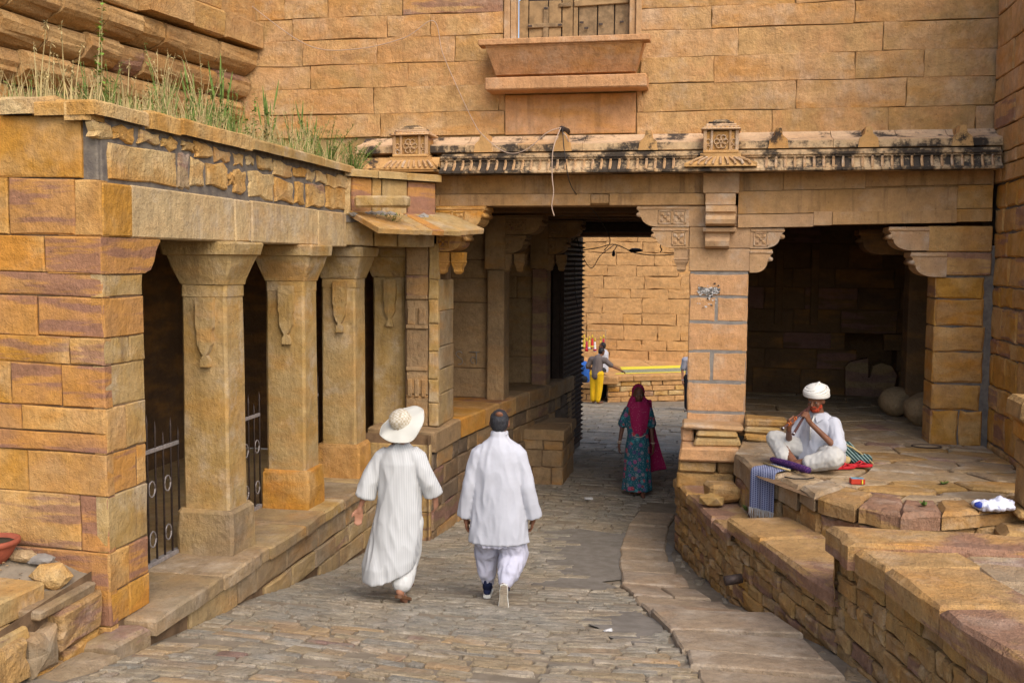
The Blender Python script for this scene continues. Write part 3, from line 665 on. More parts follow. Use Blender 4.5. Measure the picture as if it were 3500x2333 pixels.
# cornice
cn = prism('cornice', gate, M['soot'], [(12.6, 4.05), (12.12, 4.03), (12.10, 4.035), (12.10, 4.062), (12.12, 4.066), (12.17, 4.10), (12.20, 4.14), (12.22, 4.19), (12.19, 4.195), (12.19, 4.215), (12.17, 4.22), (12.17, 4.245), (12.24, 4.25), (12.24, 4.28), (12.6, 4.29)], PX, -3.27, 3.10)
x = -3.2
while x < 3.05:
    k2 = abs(x-.08) < .45
    if not k2:
        V, F_ = tube_geo([(x, 12.105, 4.066), (x+.002, 12.125, 4.085), (x+.004, 12.155, 4.115), (x+.006, 12.18, 4.16), (x+.006, 12.17, 4.192)], [.013, .016, .017, .015, .013], 5)
        link('dentil', V, F_, M['carve'], cn)
        box('drop', cn, M['soot'], x-.012, x+.012, 12.09, 12.12, 4.034, 4.062, .004)
    x += .105
def kiosk(cx, w, zt, zb, wide):
    k = box('kiosk', gate, M['rib'], cx-w, cx+w, 12.12, 12.48, zb, zb+.035, .008)
    box('body', k, M['pier'], cx-w*.93, cx+w*.93, 12.15, 12.45, zb+.035, zt-.16, .01)
    for s in (-1, 1):
        box('post', k, M['carve'], cx+s*w*.9-.02, cx+s*w*.9+.02, 12.125, 12.16, zb+.03, zt-.15, .006)
        box('post', k, M['carve'], cx+s*w*.52-.014, cx+s*w*.52+.014, 12.128, 12.16, zb+.03, zt-.15, .005)
        for dz in (.06, .13): tube('lattice_ring', k, M['carve'], [(cx+s*w*.72+cos(a)*.025, 12.138, zb+dz+sin(a)*.03) for a in [2*pi*i/8 for i in range(9)]], .008, 4)
    zc = zb+.13; r = w*.40
    for i in range(6):
        a0 = 2*pi*i/6; c = (cx+cos(a0)*r*.58, zc+sin(a0)*r*.62)
        tube('lattice_ring', k, M['carve'], [(c[0]+cos(a)*r*.40, 12.135, c[1]+sin(a)*r*.40) for a in [2*pi*j/8 for j in range(9)]], .0085, 4)
    tube('lattice_ring', k, M['carve'], [(cx+cos(a)*r*.22, 12.132, zc+sin(a)*r*.22) for a in [2*pi*j/8 for j in range(9)]], .01, 4)
    for (z, ww, h) in ((zt-.15, 1.12, .022), (zt-.128, 1.02, .02), (zt-.108, .86, .03), (zt-.078, .72, .025), (zt-.053, .48, .022), (zt-.031, .38, .012)):
        box('roof_tier', k, M['roofband'] if ww > .8 else M['soot'], cx-w*ww, cx+w*ww, 12.30-.19*ww, 12.30+.19*ww, z, z+h, .008, .004)
    for i in range(int(2*w*1.05/.05)):
        box('roof_bead', k, M['rib'], cx-w*1.05+.05*i+.008, cx-w*1.05+.05*i+.042, 12.095, 12.12, zt-.145, zt-.118, .006)
    V = [(cx-wide, 12.06, zb-.155), (cx+wide, 12.06, zb-.155), (cx+wide, 12.06, zb-.12), (cx+w*1.15, 12.13, zb-.035), (cx+w*1.15, 12.13, zb), (cx-w*1.15, 12.13, zb), (cx-w*1.15, 12.13, zb-.035), (cx-wide, 12.06, zb-.12)]
    n = len(V); V = V+[(p[0], 12.55, p[2]) for p in V]
    F_ = [tuple(range(n)), tuple(range(2*n-1, n-1, -1))]+[(i, n+i, n+(i+1) % n, (i+1) % n) for i in range(n)]
    link('kiosk_base', V, [f_ for f_ in F_], M['rib'], k)
    nn = 9
    for i in range(nn):
        t = (i+.5)/nn*2-1
        V, F_ = tube_geo([(cx+t*wide*.93, 12.055, zb-.13), (cx+t*wide*.85, 12.065, zb-.09), (cx+t*w*1.12, 12.115, zb-.045)], [.016, .016, .012], 5)
        link('dentil', V, F_, M['carve'], k)
kiosk(.07, .20, 4.655, 4.24, .41)
kiosk(-3.64, .225, 4.65, 4.24, .36)
prism('cornice', gate, M['rib'], [(12.6, 4.05), (12.08, 4.06), (12.08, 4.10), (12.16, 4.20), (12.2, 4.24), (12.6, 4.25)], PX, -4.3, -3.28)
# architrave over the gateway and the right bay
ar = box('architrave', gate, M['beam'], -3.42, -.10, 12.52, 13.1, 3.81, 4.045, .008, .002)
for a, b in ((-3.42, -1.47), (-1.24, -.10)): box('fascia', ar, M['beam'], a, b, 12.47, 12.53, 3.665, 3.808, .008, .003)
box('fascia', ar, M['beam'], -1.465, -1.245, 12.485, 12.53, 3.69, 3.80, .008, .003)
box('soffit', ar, M['beam'], -3.42, -.10, 12.535, 13.1, 3.675, 3.806, .008)
a2 = box('architrave', gate, M['beam'], .28, 3.12, 12.53, 13.0, 3.84, 4.045, .008, .003)
sk = lambda x: .045*(x-.3)/2.8
for (a, b, za, zb, y, m_) in ((.29, .80, 3.83, 4.04, 12.50, 'beam'), (.805, 1.72, 3.83, 4.04, 12.495, 'beam'), (1.725, 3.1, 3.85, 4.04, 12.50, 'beam'), (.29, 2.72, 3.56, 3.826, 12.48, 'beam'), (2.725, 3.1, 3.58, 3.84, 12.49, 'pier'), (.29, 1.15, 3.40, 3.553, 12.46, 'carve'), (1.155, 1.36, 3.415, 3.575, 12.475, 'carve'), (1.365, 2.72, 3.42, 3.565, 12.46, 'beam'), (2.725, 3.1, 3.43, 3.575, 12.48, 'pier')):
    prism('fascia', a2, M[m_], [(a, za+sk(a)), (b, za+sk(b)), (b, zb+sk(b)-.003), (a, zb+sk(a)-.003)], FRONT(y), -.3, 0)
# central pier
cp = box('central_pier', gate, M['cement'], -.255, .425, 12.52, 13.15, -.6, 3.40, .006)
cz = [.90, 1.18, 1.55, 1.92, 2.27, 2.58, 2.86]
cj = [[], [], [.02], [], [.06], []]
courses(cp, M['pinkpier'], FRONT(12.52), cz, -.272, .438, cj, gap=.034, proud=.008, ch=.008, jit=.006, sub=2, bulge=.004)
for k in range(len(cz)-1):
    slab('stone', cp, M['pinkpier'], SIDE(.425), rect(12.52, 13.13, cz[k]+.012, cz[k+1]-.012), depth=.05, proud=.006, ch=.01, jit=.004)
    slab('stone', cp, M['pinkpier'], Fr((-.255, 0, 0), (0, -1, 0), (0, 0, 1)), rect(-13.13, -12.52, cz[k]+.012, cz[k+1]-.012), depth=.05, proud=.008, ch=.01, jit=.004)
box('neck_stone', cp, M['carve'], -.275, .44, 12.50, 13.1, 2.885, 3.15, .008, .003)
box('capital_block', cp, M['carve'], -.275, .44, 12.495, 13.1, 3.155, 3.405, .008, .002)
box('capital_block', cp, M['carve'], -.30, .285, 12.505, 13.1, 3.41, 3.66, .008, .002)
def bracket(par, x0, s, z1, z0, L, y, mat, flower=1, deep=.45, wall=0):
    """scrolled bracket arm: x0 = wall end, s = direction in x, L = reach"""
    h = z1-z0; fl = .24 if flower else 0
    P = [(0, z1), (L, z1), (L+.005, z1-.18*h), (L-.02, z1-.24*h), (L-.02, z1-.30*h)]
    P += [(L-.005, z1-.36*h), (L+.002, z1-.44*h), (L-.03, z1-.52*h)]
    for k in range(7):
        a = k/6*pi/2; P.append((L-.05-(1-cos(a))*.20*min(1, L/.35), z1-.52*h-sin(a)*.48*h))
    P += [(0, z0)]
    P = [(x0+s*a, b) for a, b in P]
    if s > 0: P = P[::-1]
    b = prism('bracket', par, mat, P, FRONT(y), -deep, 0)
    box('moulding', b, mat, min(x0, x0+s*(L+.008)), max(x0, x0+s*(L+.008)), y-.014, y+.02, z1-.17*h, z1-.02, .006)
    tube('scroll', b, mat, [(x0+s*(L-.015), y+deep*.9, z1-.42*h), (x0+s*(L-.015), y-.012, z1-.42*h)], .026, 10)
    for q in range(flower):
        cx = x0+s*(.12+.165*q); cz_ = (z1+z0)/2-.01; w = min(.075, h*.36)
        for (ax, az, bx, bz) in ((-1, -1, 1, -1), (-1, 1, 1, 1), (-1, -1, -1, 1), (1, -1, 1, 1)):
            box('panel_edge', b, mat, cx+min(ax, bx)*w-.008, cx+max(ax, bx)*w+.008, y-.012, y+.01, cz_+min(az, bz)*w-.008, cz_+max(az, bz)*w+.008, .003)
        for a in (45, 135, 225, 315):
            c_, s_ = cos(radians(a)), sin(radians(a))
            V = [(cx+c_*.012-s_*.0, y-.004, cz_+s_*.012), (cx+c_*w*.75-s_*w*.3, y-.012, cz_+s_*w*.75+c_*w*.3), (cx+c_*w*1.22, y-.004, cz_+s_*w*1.22), (cx+c_*w*.75+s_*w*.3, y-.012, cz_+s_*w*.75-c_*w*.3), (cx+c_*w*.7, y-.02, cz_+s_*w*.7)]
            link('petal', V, [(0, 1, 4), (1, 2, 4), (2, 3, 4), (3, 0, 4)], mat, b)
        tube('boss', b, mat, [(cx, y-.002, cz_), (cx, y-.022, cz_)], [.02, .012], 8)
    return b
def drum(par, cx, cy, zt, zb, r, mat):
    h = zt-zb
    return lathe('pendant', par, mat, (cx, cy, zb), [(r*.35, 0), (r*.55, h*.08), (r*.62, h*.12), (r*.60, h*.2), (r*.68, h*.3), (r*.85, h*.4), (r*.9, h*.44), (r*.9, h*.5), (r*1.0, h*.53), (r*1.0, h*.58), (r*.92, h*.6), (r*1.0, h*.95), (r*1.0, h)], 12, True, False)
bracket(cp, -.28, -1, 3.66, 3.41, .62, 12.50, M['carve'], 2)
bracket(cp, -.28, -1, 3.40, 3.16, .44, 12.50, M['carve'], 1)
drum(cp, -.365, 12.62, 3.15, 2.87, .09, M['carve'])
bracket(cp, .44, 1, 3.395, 3.155, .385, 12.50, M['carve'], 1)
bracket(cp, .44, 1, 3.145, 2.87, .255, 12.50, M['carve'], 0)
# bracket that hangs on the face of the pier
hb = box('hanging_bracket', gate, M['carve'], -.125, .295, 12.40, 12.6, 3.80, 4.04, .008, .002)
box('tier', hb, M['carve'], -.095, .255, 12.36, 12.55, 3.66, 3.795, .008, .002)
prism('scroll_tier', hb, M['carve'], [(12.55, 3.655), (12.28, 3.65), (12.27, 3.58), (12.31, 3.565), (12.31, 3.545), (12.26, 3.53), (12.245, 3.49), (12.26, 3.44), (12.32, 3.415), (12.55, 3.41)], PX, -.085, .255)
prism('scroll_tier', hb, M['carve'], [(12.55, 3.405), (12.37, 3.40), (12.33, 3.385), (12.34, 3.35), (12.40, 3.33), (12.40, 3.29), (12.37, 3.28), (12.35, 3.24), (12.37, 3.18), (12.42, 3.155), (12.55, 3.15)], PX, -.085, .195)
box('tier', hb, M['carve'], -.12, .27, 12.35, 12.5, 3.345, 3.40, .01, .002)
# scraps of an old poster on the pier
k0 = random.Random(11)
ps = link('poster_scrap', [(-.16, 12.498, 2.70), (-.02, 12.498, 2.68), (.05, 12.498, 2.70), (.10, 12.498, 2.66), (.08, 12.498, 2.61), (-.06, 12.498, 2.60), (-.15, 12.498, 2.63)], [(0, 1, 2, 3, 4, 5, 6)][::1], M['cement'], cp)
for i in range(86):
    x = k0.uniform(-.17, .11); z = k0.gauss(2.655, .028) if i < 70 else k0.uniform(2.4, 2.58); x = x if i < 70 else k0.gauss(-.04, .06); s = k0.uniform(.005, .017)
    pts = [(x+cos(a)*s*k0.uniform(.5, 1.6), 12.494-.001*(i % 3), z+sin(a)*s*k0.uniform(.4, 1)) for a in (0, 1.3, 2.4, 3.6, 5.1)]
    link('poster_scrap', pts, [(0, 1, 2, 3, 4)], M['white'] if k0.random() < .62 else M['black'], cp)
# right pillar
rp = box('right_pillar', gate, M['mortar'], 2.56, 3.17, 12.535, 13.0, .6, 3.2, .006)
rzs = [.87, 1.30, 1.61, 1.98, 2.27, 2.59, 2.84]
for k in range(6): courses(rp, M['pier'], FRONT(12.53), rzs[k:k+2], 2.535, 3.05+rj(.05), [[2.84] if k == 0 else []], gap=.016, proud=.02, ch=.02, jit=.012, bulge=.016, sub=2)
for k in range(6): slab('stone', rp, M['pier'], Fr((2.545, 0, 0), (0, -1, 0), (0, 0, 1)), rect(-12.98, -12.53, rzs[k]+.006, rzs[k+1]-.006), depth=.05, proud=.01, ch=.012, jit=.006)
box('capital_block', rp, M['pier'], 2.42, 3.12, 12.50, 13.0, 3.13, 3.42, .012, .004)
box('capital_block', rp, M['pier'], 2.62, 3.12, 12.50, 13.0, 2.86, 3.12, .012, .004)
bracket(rp, 2.44, -1, 3.41, 3.14, .44, 12.49, M['carve'], 0)
bracket(rp, 2.64, -1, 3.12, 2.84, .39, 12.49, M['carve'], 0)
bracket(rp, 2.44, -1, 3.41, 3.10, .62, 13.6, M['dark'], 0)
# plain stones closing the front above and behind
# room behind the right bay
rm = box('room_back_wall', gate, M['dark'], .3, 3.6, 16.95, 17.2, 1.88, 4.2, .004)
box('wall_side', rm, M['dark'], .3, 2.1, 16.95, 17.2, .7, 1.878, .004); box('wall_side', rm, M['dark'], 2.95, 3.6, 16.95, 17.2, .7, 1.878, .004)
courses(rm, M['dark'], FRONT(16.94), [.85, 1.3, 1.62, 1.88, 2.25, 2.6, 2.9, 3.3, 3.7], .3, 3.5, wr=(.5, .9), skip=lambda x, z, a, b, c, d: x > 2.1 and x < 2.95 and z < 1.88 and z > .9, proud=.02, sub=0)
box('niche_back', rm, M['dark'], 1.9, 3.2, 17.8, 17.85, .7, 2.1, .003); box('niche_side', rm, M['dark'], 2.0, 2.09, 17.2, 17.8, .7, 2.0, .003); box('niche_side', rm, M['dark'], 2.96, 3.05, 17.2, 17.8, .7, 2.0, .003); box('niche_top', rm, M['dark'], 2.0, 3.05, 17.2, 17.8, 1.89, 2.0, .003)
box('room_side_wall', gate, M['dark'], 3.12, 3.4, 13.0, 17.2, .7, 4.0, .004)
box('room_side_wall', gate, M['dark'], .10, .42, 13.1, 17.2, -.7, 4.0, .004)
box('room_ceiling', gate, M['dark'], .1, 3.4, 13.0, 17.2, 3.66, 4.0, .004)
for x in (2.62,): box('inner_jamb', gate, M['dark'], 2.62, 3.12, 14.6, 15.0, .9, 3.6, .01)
for a in (1.0, 1.55): box('wall_niche_post', rm, M['dark'], a, a+.12, 16.86, 16.93, 2.0, 3.2, .01)
# ---- passage, left side
def lx(y): return interp([(12, -3.33), (13.1, -3.28), (15.4, -2.97), (17.4, -2.62), (20, -2.35)], y)
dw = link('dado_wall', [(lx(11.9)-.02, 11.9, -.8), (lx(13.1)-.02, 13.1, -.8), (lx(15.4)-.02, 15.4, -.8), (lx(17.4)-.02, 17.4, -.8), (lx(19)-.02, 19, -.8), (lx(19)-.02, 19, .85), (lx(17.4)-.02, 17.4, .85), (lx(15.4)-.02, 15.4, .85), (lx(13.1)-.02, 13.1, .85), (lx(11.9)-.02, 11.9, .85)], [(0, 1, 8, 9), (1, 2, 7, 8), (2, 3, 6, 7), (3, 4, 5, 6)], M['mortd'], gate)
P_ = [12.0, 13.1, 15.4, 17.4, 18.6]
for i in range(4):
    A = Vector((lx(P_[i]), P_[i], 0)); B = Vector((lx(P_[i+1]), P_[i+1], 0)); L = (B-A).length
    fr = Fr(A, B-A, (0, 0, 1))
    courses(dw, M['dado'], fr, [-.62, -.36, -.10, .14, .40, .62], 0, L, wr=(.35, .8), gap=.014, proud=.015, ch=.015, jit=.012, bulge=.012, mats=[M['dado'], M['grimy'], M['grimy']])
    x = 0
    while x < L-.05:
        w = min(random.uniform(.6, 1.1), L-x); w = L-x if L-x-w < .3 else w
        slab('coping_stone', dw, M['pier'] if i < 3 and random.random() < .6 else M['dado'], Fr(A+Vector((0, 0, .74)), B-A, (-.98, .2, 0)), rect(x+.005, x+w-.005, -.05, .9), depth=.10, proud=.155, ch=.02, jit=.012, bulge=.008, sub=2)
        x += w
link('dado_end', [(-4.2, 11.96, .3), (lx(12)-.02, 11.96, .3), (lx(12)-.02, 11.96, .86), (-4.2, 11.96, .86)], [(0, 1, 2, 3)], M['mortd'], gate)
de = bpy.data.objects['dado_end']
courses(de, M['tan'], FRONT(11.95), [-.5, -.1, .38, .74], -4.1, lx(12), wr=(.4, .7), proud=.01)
# pilaster A (left jamb of the gateway)
pa = box('gate_jamb', gate, M['mortd'], -3.78, -3.37, 12.38, 13.1, .8, 3.3, .005)
courses(pa, M['dado'], FRONT(12.36), [.9, 1.30, 1.62, 2.13, 2.50, 2.80, 3.2], -3.76, -3.475, [[]]*6, gap=.007, proud=.008, ch=.01)
courses(pa, M['tan'], FRONT(12.345), [.9, 1.2, 1.5, 1.85, 2.2, 2.5, 2.75, 3.2], -3.465, -3.335, [[]]*7, gap=.008, proud=.01, ch=.012)
courses(pa, M['plinth'], SIDE(-3.345), [.9, 1.3, 1.62, 1.9, 2.35, 2.75], 12.36, 13.12, [[]]*5, gap=.008, proud=.008, ch=.01)
for z in (1.60, 2.13, 2.50): box('string_moulding', pa, M['dado'], -3.76, -3.475, 12.325, 12.36, z, z+.05, .01)
for x in (-3.74, -3.65, -3.56): box('carved_panel', pa, M['dado'], x, x+.06, 12.33, 12.36, 1.27, 1.50, .012)
for x in (-3.74, -3.60): box('carved_panel', pa, M['dado'], x, x+.10, 12.33, 12.36, 2.18, 2.40, .012)
def corbels(par, x0, y, mat, sc=1.):
    bracket(par, x0-.02, 1, 3.66, 3.38, .62*sc, y, mat, 2, .5)
    bracket(par, x0-.05, 1, 3.37, 3.10, .40*sc, y, mat, 1, .5)
    drum(par, x0+.04, y+.08, 3.09, 2.82, .10, mat); drum(par, x0+.24*sc, y+.14, 3.09, 2.82, .085, mat)
corbels(pa, -3.36, 12.38, M['pier'])
box('lintel_block', pa, M['tan'], -4.15, -3.36, 12.40, 13.1, 3.14, 3.44, .01, .004)
box('lintel_block', pa, M['beam'], -4.15, -3.36, 12.42, 13.1, 3.45, 3.80, .01, .004)
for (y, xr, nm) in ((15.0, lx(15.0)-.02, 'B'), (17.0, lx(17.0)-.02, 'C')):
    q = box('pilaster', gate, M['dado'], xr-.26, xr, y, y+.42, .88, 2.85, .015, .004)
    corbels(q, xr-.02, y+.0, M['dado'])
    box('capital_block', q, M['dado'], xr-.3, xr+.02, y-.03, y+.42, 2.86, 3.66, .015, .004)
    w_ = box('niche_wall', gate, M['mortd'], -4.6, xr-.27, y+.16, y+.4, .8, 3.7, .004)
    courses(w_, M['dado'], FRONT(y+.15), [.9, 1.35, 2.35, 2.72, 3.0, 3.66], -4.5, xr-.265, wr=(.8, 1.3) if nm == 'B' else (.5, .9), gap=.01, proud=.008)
    if nm == 'B': nwall = w_
nl = Fr((-3.70, 15.125, 1.50), (1, 0, 0), (0, 0, 1))
def stroke(pts): tube('chalk_letter', nwall, M['cement'], [nl(a, b, .006) for a, b in pts], .007, 4)
stroke([(-.06+.055*cos(a)*1., .055+.05*sin(a)) for a in [.5+k*.5 for k in range(6)]]+[(-.06+.055*cos(a), -.045+.05*sin(a)) for a in [1.5-k*.55 for k in range(7)]])
stroke([(.03, -.09), (.035, -.085)])
stroke([(.10, .10), (.26, .10)]); stroke([(.21, .10), (.21, -.09)]); stroke([(.21, .0), (.15, .03), (.12, -.02), (.14, -.07), (.17, -.06)])
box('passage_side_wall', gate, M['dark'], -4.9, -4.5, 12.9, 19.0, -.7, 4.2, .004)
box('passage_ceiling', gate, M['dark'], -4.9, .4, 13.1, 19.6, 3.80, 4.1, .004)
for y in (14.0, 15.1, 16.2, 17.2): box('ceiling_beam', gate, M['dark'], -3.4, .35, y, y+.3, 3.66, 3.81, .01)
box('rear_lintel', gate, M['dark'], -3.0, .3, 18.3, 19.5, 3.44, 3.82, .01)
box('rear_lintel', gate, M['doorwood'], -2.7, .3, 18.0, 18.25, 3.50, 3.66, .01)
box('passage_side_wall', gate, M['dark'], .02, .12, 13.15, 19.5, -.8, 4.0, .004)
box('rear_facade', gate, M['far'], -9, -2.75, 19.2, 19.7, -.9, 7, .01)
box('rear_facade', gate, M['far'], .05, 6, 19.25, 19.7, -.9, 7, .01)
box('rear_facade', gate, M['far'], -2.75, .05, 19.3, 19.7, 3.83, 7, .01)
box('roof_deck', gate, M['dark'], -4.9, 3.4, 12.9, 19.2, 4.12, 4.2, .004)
for x in (-2.95, -2.78): box('door_jamb', gate, M['doorwood'], x, x+.15, 18.0+.6*(x > -2.9)*0, 18.6, -.7, 3.5, .01)
# block bench inside the passage
bb = box('stone_bench', gate, M['mortd'], -2.98, -2.28, 15.9, 17.2, -.65, .30, .01)
courses(bb, M['dado'], SIDE(-2.27), [-.6, -.28, .0, .16], 15.9, 17.2, wr=(.4, .7), gap=.014, proud=.015, jit=.012)
courses(bb, M['dado'], FRONT(15.89), [-.6, -.28, .0, .16], -2.95, -2.26, wr=(.3, .5), gap=.014, proud=.015, jit=.012)
slab('coping_stone', bb, M['dado'], TOP(.18), rect(-3.0, -2.22, 15.85, 16.6), depth=.02, proud=.14, ch=.02, jit=.015, bulge=.01, sub=2)
slab('coping_stone', bb, M['dado'], TOP(.18), rect(-3.0, -2.22, 16.62, 17.2), depth=.02, proud=.14, ch=.02, jit=.015, bulge=.01, sub=2)
# door leaf with iron studs
dA, dB = Vector((-2.60, 18.05, 0)), Vector((-2.485, 19.75, 0)); fr = Fr(dA, dB-dA, (0, 0, 1)); L = (dB-dA).length
dl = link('door_leaf', [fr(a, b, n) for n in (-.05, .02) for a, b in ((0, -.55), (L, -.62), (L, 3.46), (0, 3.46))], [(4, 5, 6, 7), (3, 2, 1, 0), (0, 1, 5, 4), (1, 2, 6, 5), (2, 3, 7, 6), (3, 0, 4, 7)], M['doorwood'], gate)
for k in range(7): slab('plank', dl, M['doorwood'], fr, rect(L*k/7+.004, L*(k+1)/7-.004, -.5, 3.44), depth=.01, proud=.03, ch=.006, jit=.001, sub=0)
JV = []; JF = []
for r_ in range(44):
    for c in range(14):
        a, b = L*(c+.5)/14, -.45+r_*.088; n0 = len(JV); s = .032
        p = [fr(a+cos(t)*s, b+sin(t)*s, .03) for t in (0, 1.05, 2.09, 3.14, 4.19, 5.24)]+[fr(a+cos(t)*s*.6, b+sin(t)*s*.6, .062) for t in (0, 1.05, 2.09, 3.14, 4.19, 5.24)]+[fr(a, b, .10)]
        JV += p; JF += [tuple(n0+q for q in (i, (i+1) % 6, 6+(i+1) % 6, 6+i)) for i in range(6)]+[(n0+6+i, n0+6+(i+1) % 6, n0+12) for i in range(6)]
link('iron_stud', JV, JF, M['iron'], dl, kind='stuff')

# ================================================================== right wall
rwl = thing('side_wall', 'tall ochre block wall closing the right edge of the scene', 'wall', (3.2, 11, .6))
cr = link('wall_core', [(3.185, 10.0, .0), (3.185, 13.05, .0), (3.185, 13.05, 7.4), (3.185, 10.0, 7.4)], [(3, 2, 1, 0)], M['mortar'], rwl)
fr = Fr((3.18, 0, 0), (0, -1, 0), (0, 0, 1))
zs = [.55, .95, 1.34, 1.61, 1.97, 2.15, 2.51, 2.74, 3.06, 3.34, 3.61, 3.89]
courses(cr, M['pier'], fr, zs, -12.58, -10.0, wr=(.38, .75), gap=.016, proud=.02, ch=.018, jit=.012, bulge=.014, mats=[M['pier']]*5+[purp], sub=2)
courses(cr, M['wall'], fr, [3.9, 4.09, 4.23, 4.51, 4.82, 5.08, 5.42, 5.80, 6.15, 6.5, 6.9, 7.4], -12.72, -10.0, wr=(.5, .95), gap=.010, proud=.05, ch=.012, jit=.008, bulge=.008)
wr_ = box('wall_return', rwl, M['mortar'], 3.20, 7.5, 10.02, 13.4, .0, 7.4, .004)
courses(wr_, M['pier'], FRONT(10.02), zs+[4.3, 4.7, 5.1, 5.5, 5.9, 6.4, 6.9, 7.4], 3.17, 7.4, wr=(.5, .95), gap=.014, proud=.02, ch=.015, jit=.01, bulge=.01)
# ================================================================== terraces on the right
def line(pts, y): return interp(pts, y)
TL = [(4.0, 1.98), (5.47, 1.60), (6.15, 1.49), (7.22, 1.18), (7.84, .97), (8.97, .5), (9.85, .25), (10.89, -.04), (12.3, -.38)]
def terrace(name, label, ya, yb, top, rows, seed, capL, capW, hs=(.085, .14)):
    """rubble retaining wall from y=ya (far) to y=yb (near), courses along the lane wall line"""
    A = Vector((line(TL, ya), ya, 0)); B = Vector((line(TL, yb), yb, 0)); L = (B-A).length
    fr = Fr(A, B-A, (0, 0, 1))            # normal: U x V
    if fr.N.x > 0: fr = Fr(B, A-B, (0, 0, 1))
    t = thing('retaining_wall', label, 'wall', ((A+B)/2)+Vector((0, 0, top)))
    gl = lambda a: ground(0, (fr(a, 0)).y)
    core = link('wall_core', [fr(-.0, -.7, -.05), fr(L, -.7, -.05), fr(L, top-.1, -.05), fr(0, top-.1, -.05)], [(0, 1, 2, 3)], M['mortd'], t)
    zt = top-capL
    z = zt
    while z > -.75:
        h = random.uniform(*hs); a = -random.uniform(0, .2)
        while a < L:
            w = random.uniform(1.3, 3.2)*h; b = min(a+w, L); a0 = max(a, 0)
            if b-a0 > .05 and z > gl((a0+b)/2)-.02:
                s = .02*noise.noise(Vector((a, z, seed)))
                if random.random() < .12 and h > .11:
                    m_ = (a0+b)/2
                    for q, r in ((a0, m_), (m_, b)): slab('stone', core, M['terr'], fr, rect(q+.006, r-.006, z-h+.006+s, z-.006+s), depth=.05, proud=.0+rj(.02), ch=.016, jit=.012, bulge=.014)
                else: slab('stone', core, M['terr'], fr, rect(a0+.006, b-.006, z-h+.005+s, z-.005+s), depth=.05, proud=.0+rj(.02), ch=.018, jit=.013, bulge=.016)
            a += w
        z -= h
    a = 0
    cap = []
    while a < L-.02:
        w = random.uniform(.75, 1.25); w = L-a if L-a-w < .45 else w
        o = rj(.02)
        cap.append(slab('coping_stone', core, M['terrp'] if seed > 1 else M['terr'], Fr(fr.O+Vector((0, 0, top-capL)), fr.U, -fr.N), [(a+.006, -.045+o), (a+w-.006, -.045+o+rj(.02)), (a+w-.006+rj(.05), capW*random.uniform(.85, 1.1)), (a+.006, capW*random.uniform(.85, 1.1))], depth=0, proud=capL, ch=.03, jit=.018, bulge=.014, sub=2, tilt=.015))
        a += w
    return t, fr, L, core
t1, f1, L1, c1 = terrace('low', 'lowest rubble retaining wall curving below the stone platform', 12.35, 9.83, .40, 5, 1, .11, .42)
t2, f2, L2, c2 = terrace('mid', 'middle rubble retaining wall with long tan coping slabs beside the lane', 9.86, 7.80, .56, 5, 2, .13, .55, (.10, .165))
t3, f3, L3, c3 = terrace('near', 'nearest and highest rubble retaining wall with purple stained coping at lower right', 7.84, 4.2, 1.0, 8, 3, .17, .62, (.11, .19))
# end faces of the higher walls where they step up
for (y, za, zb, cc, w) in ((9.86, .36, .46, c2, .6), (7.85, .50, .86, c3, 1.2)):
    x = line(TL, y); fe = Fr((x, y-.005, 0), (-1, .0, 0), (0, 0, 1))
    courses(cc, M['terr'], fe, [za-.02, za+.12, zb] if zb-za > .2 else [za-.02, zb], -w, .02, wr=(.25, .45), gap=.012, proud=.02, jit=.012, ch=.018)
    fe = Fr((x, y-.005, 0), (1, .0, 0), (0, 0, 1))
# paved tops
def paving(name, label, bound, z, sx, sy, mat, host=None, depth=.12, gap=.025, ch=.018, jit=.012, base=None):
    base = base or link(name, [(x, y, z-.03) for x, y in bound], [tuple(range(len(bound)))], M['mortd'], host)
    for P in cells(bound, sx, sy, .34, gap):
        slab('flagstone', base, mat, TOP(z-.02), P, depth=depth, proud=.02+rj(.005), ch=ch, jit=jit, bulge=.006, sub=1, tilt=.012)
    return base
paving('paved_top', '', [(.05, 9.95), (.34, 9.85), (.95, 9.75), (.75, 10.6), (.55, 11.5), (.3, 12.3), (-.05, 12.3), (.10, 11.0)][::1] if False else [(.55, 9.9), (1.0, 9.8), (.6, 10.9), (.35, 12.3), (.05, 12.3), (.30, 10.9)], .39, .35, .3, M['flag'], t1, gap=.03)
paving('paved_top', '', [(1.58, 7.9), (5.6, 7.9), (5.6, 9.9), (.95, 9.9), (.93, 9.3)], .54, .62, .34, M['flag'], t2, gap=.035)
paving('paved_top', '', [(2.15, 4.8), (6.2, 4.4), (6.2, 7.85), (1.78, 7.85), (1.72, 7.3)], .99, .62, .33, M['flag'], t3, gap=.045)
b_ = slab('coping_stone', c3, M['terrp'], TOP(.84), [(.98, 7.36), (2.3, 7.42), (2.6, 7.85), (.90, 7.86)], depth=.0, proud=.20, ch=.035, jit=.02, bulge=.012, sub=3)
bx = link('wall_core', [(.97, 7.87, .4), (4.3, 7.87, .4), (4.3, 7.87, .93), (.97, 7.87, .93)], [(3, 2, 1, 0)], M['mortd'], t3)
# drain pipe in the low wall
tg = tag(tube('drain_pipe', None, M['iron'], [(.33, 9.45, .10), (.18, 9.40, .08)], .045, 12), 'short rusty drain pipe sticking out of the lane side retaining wall', 'pipe')
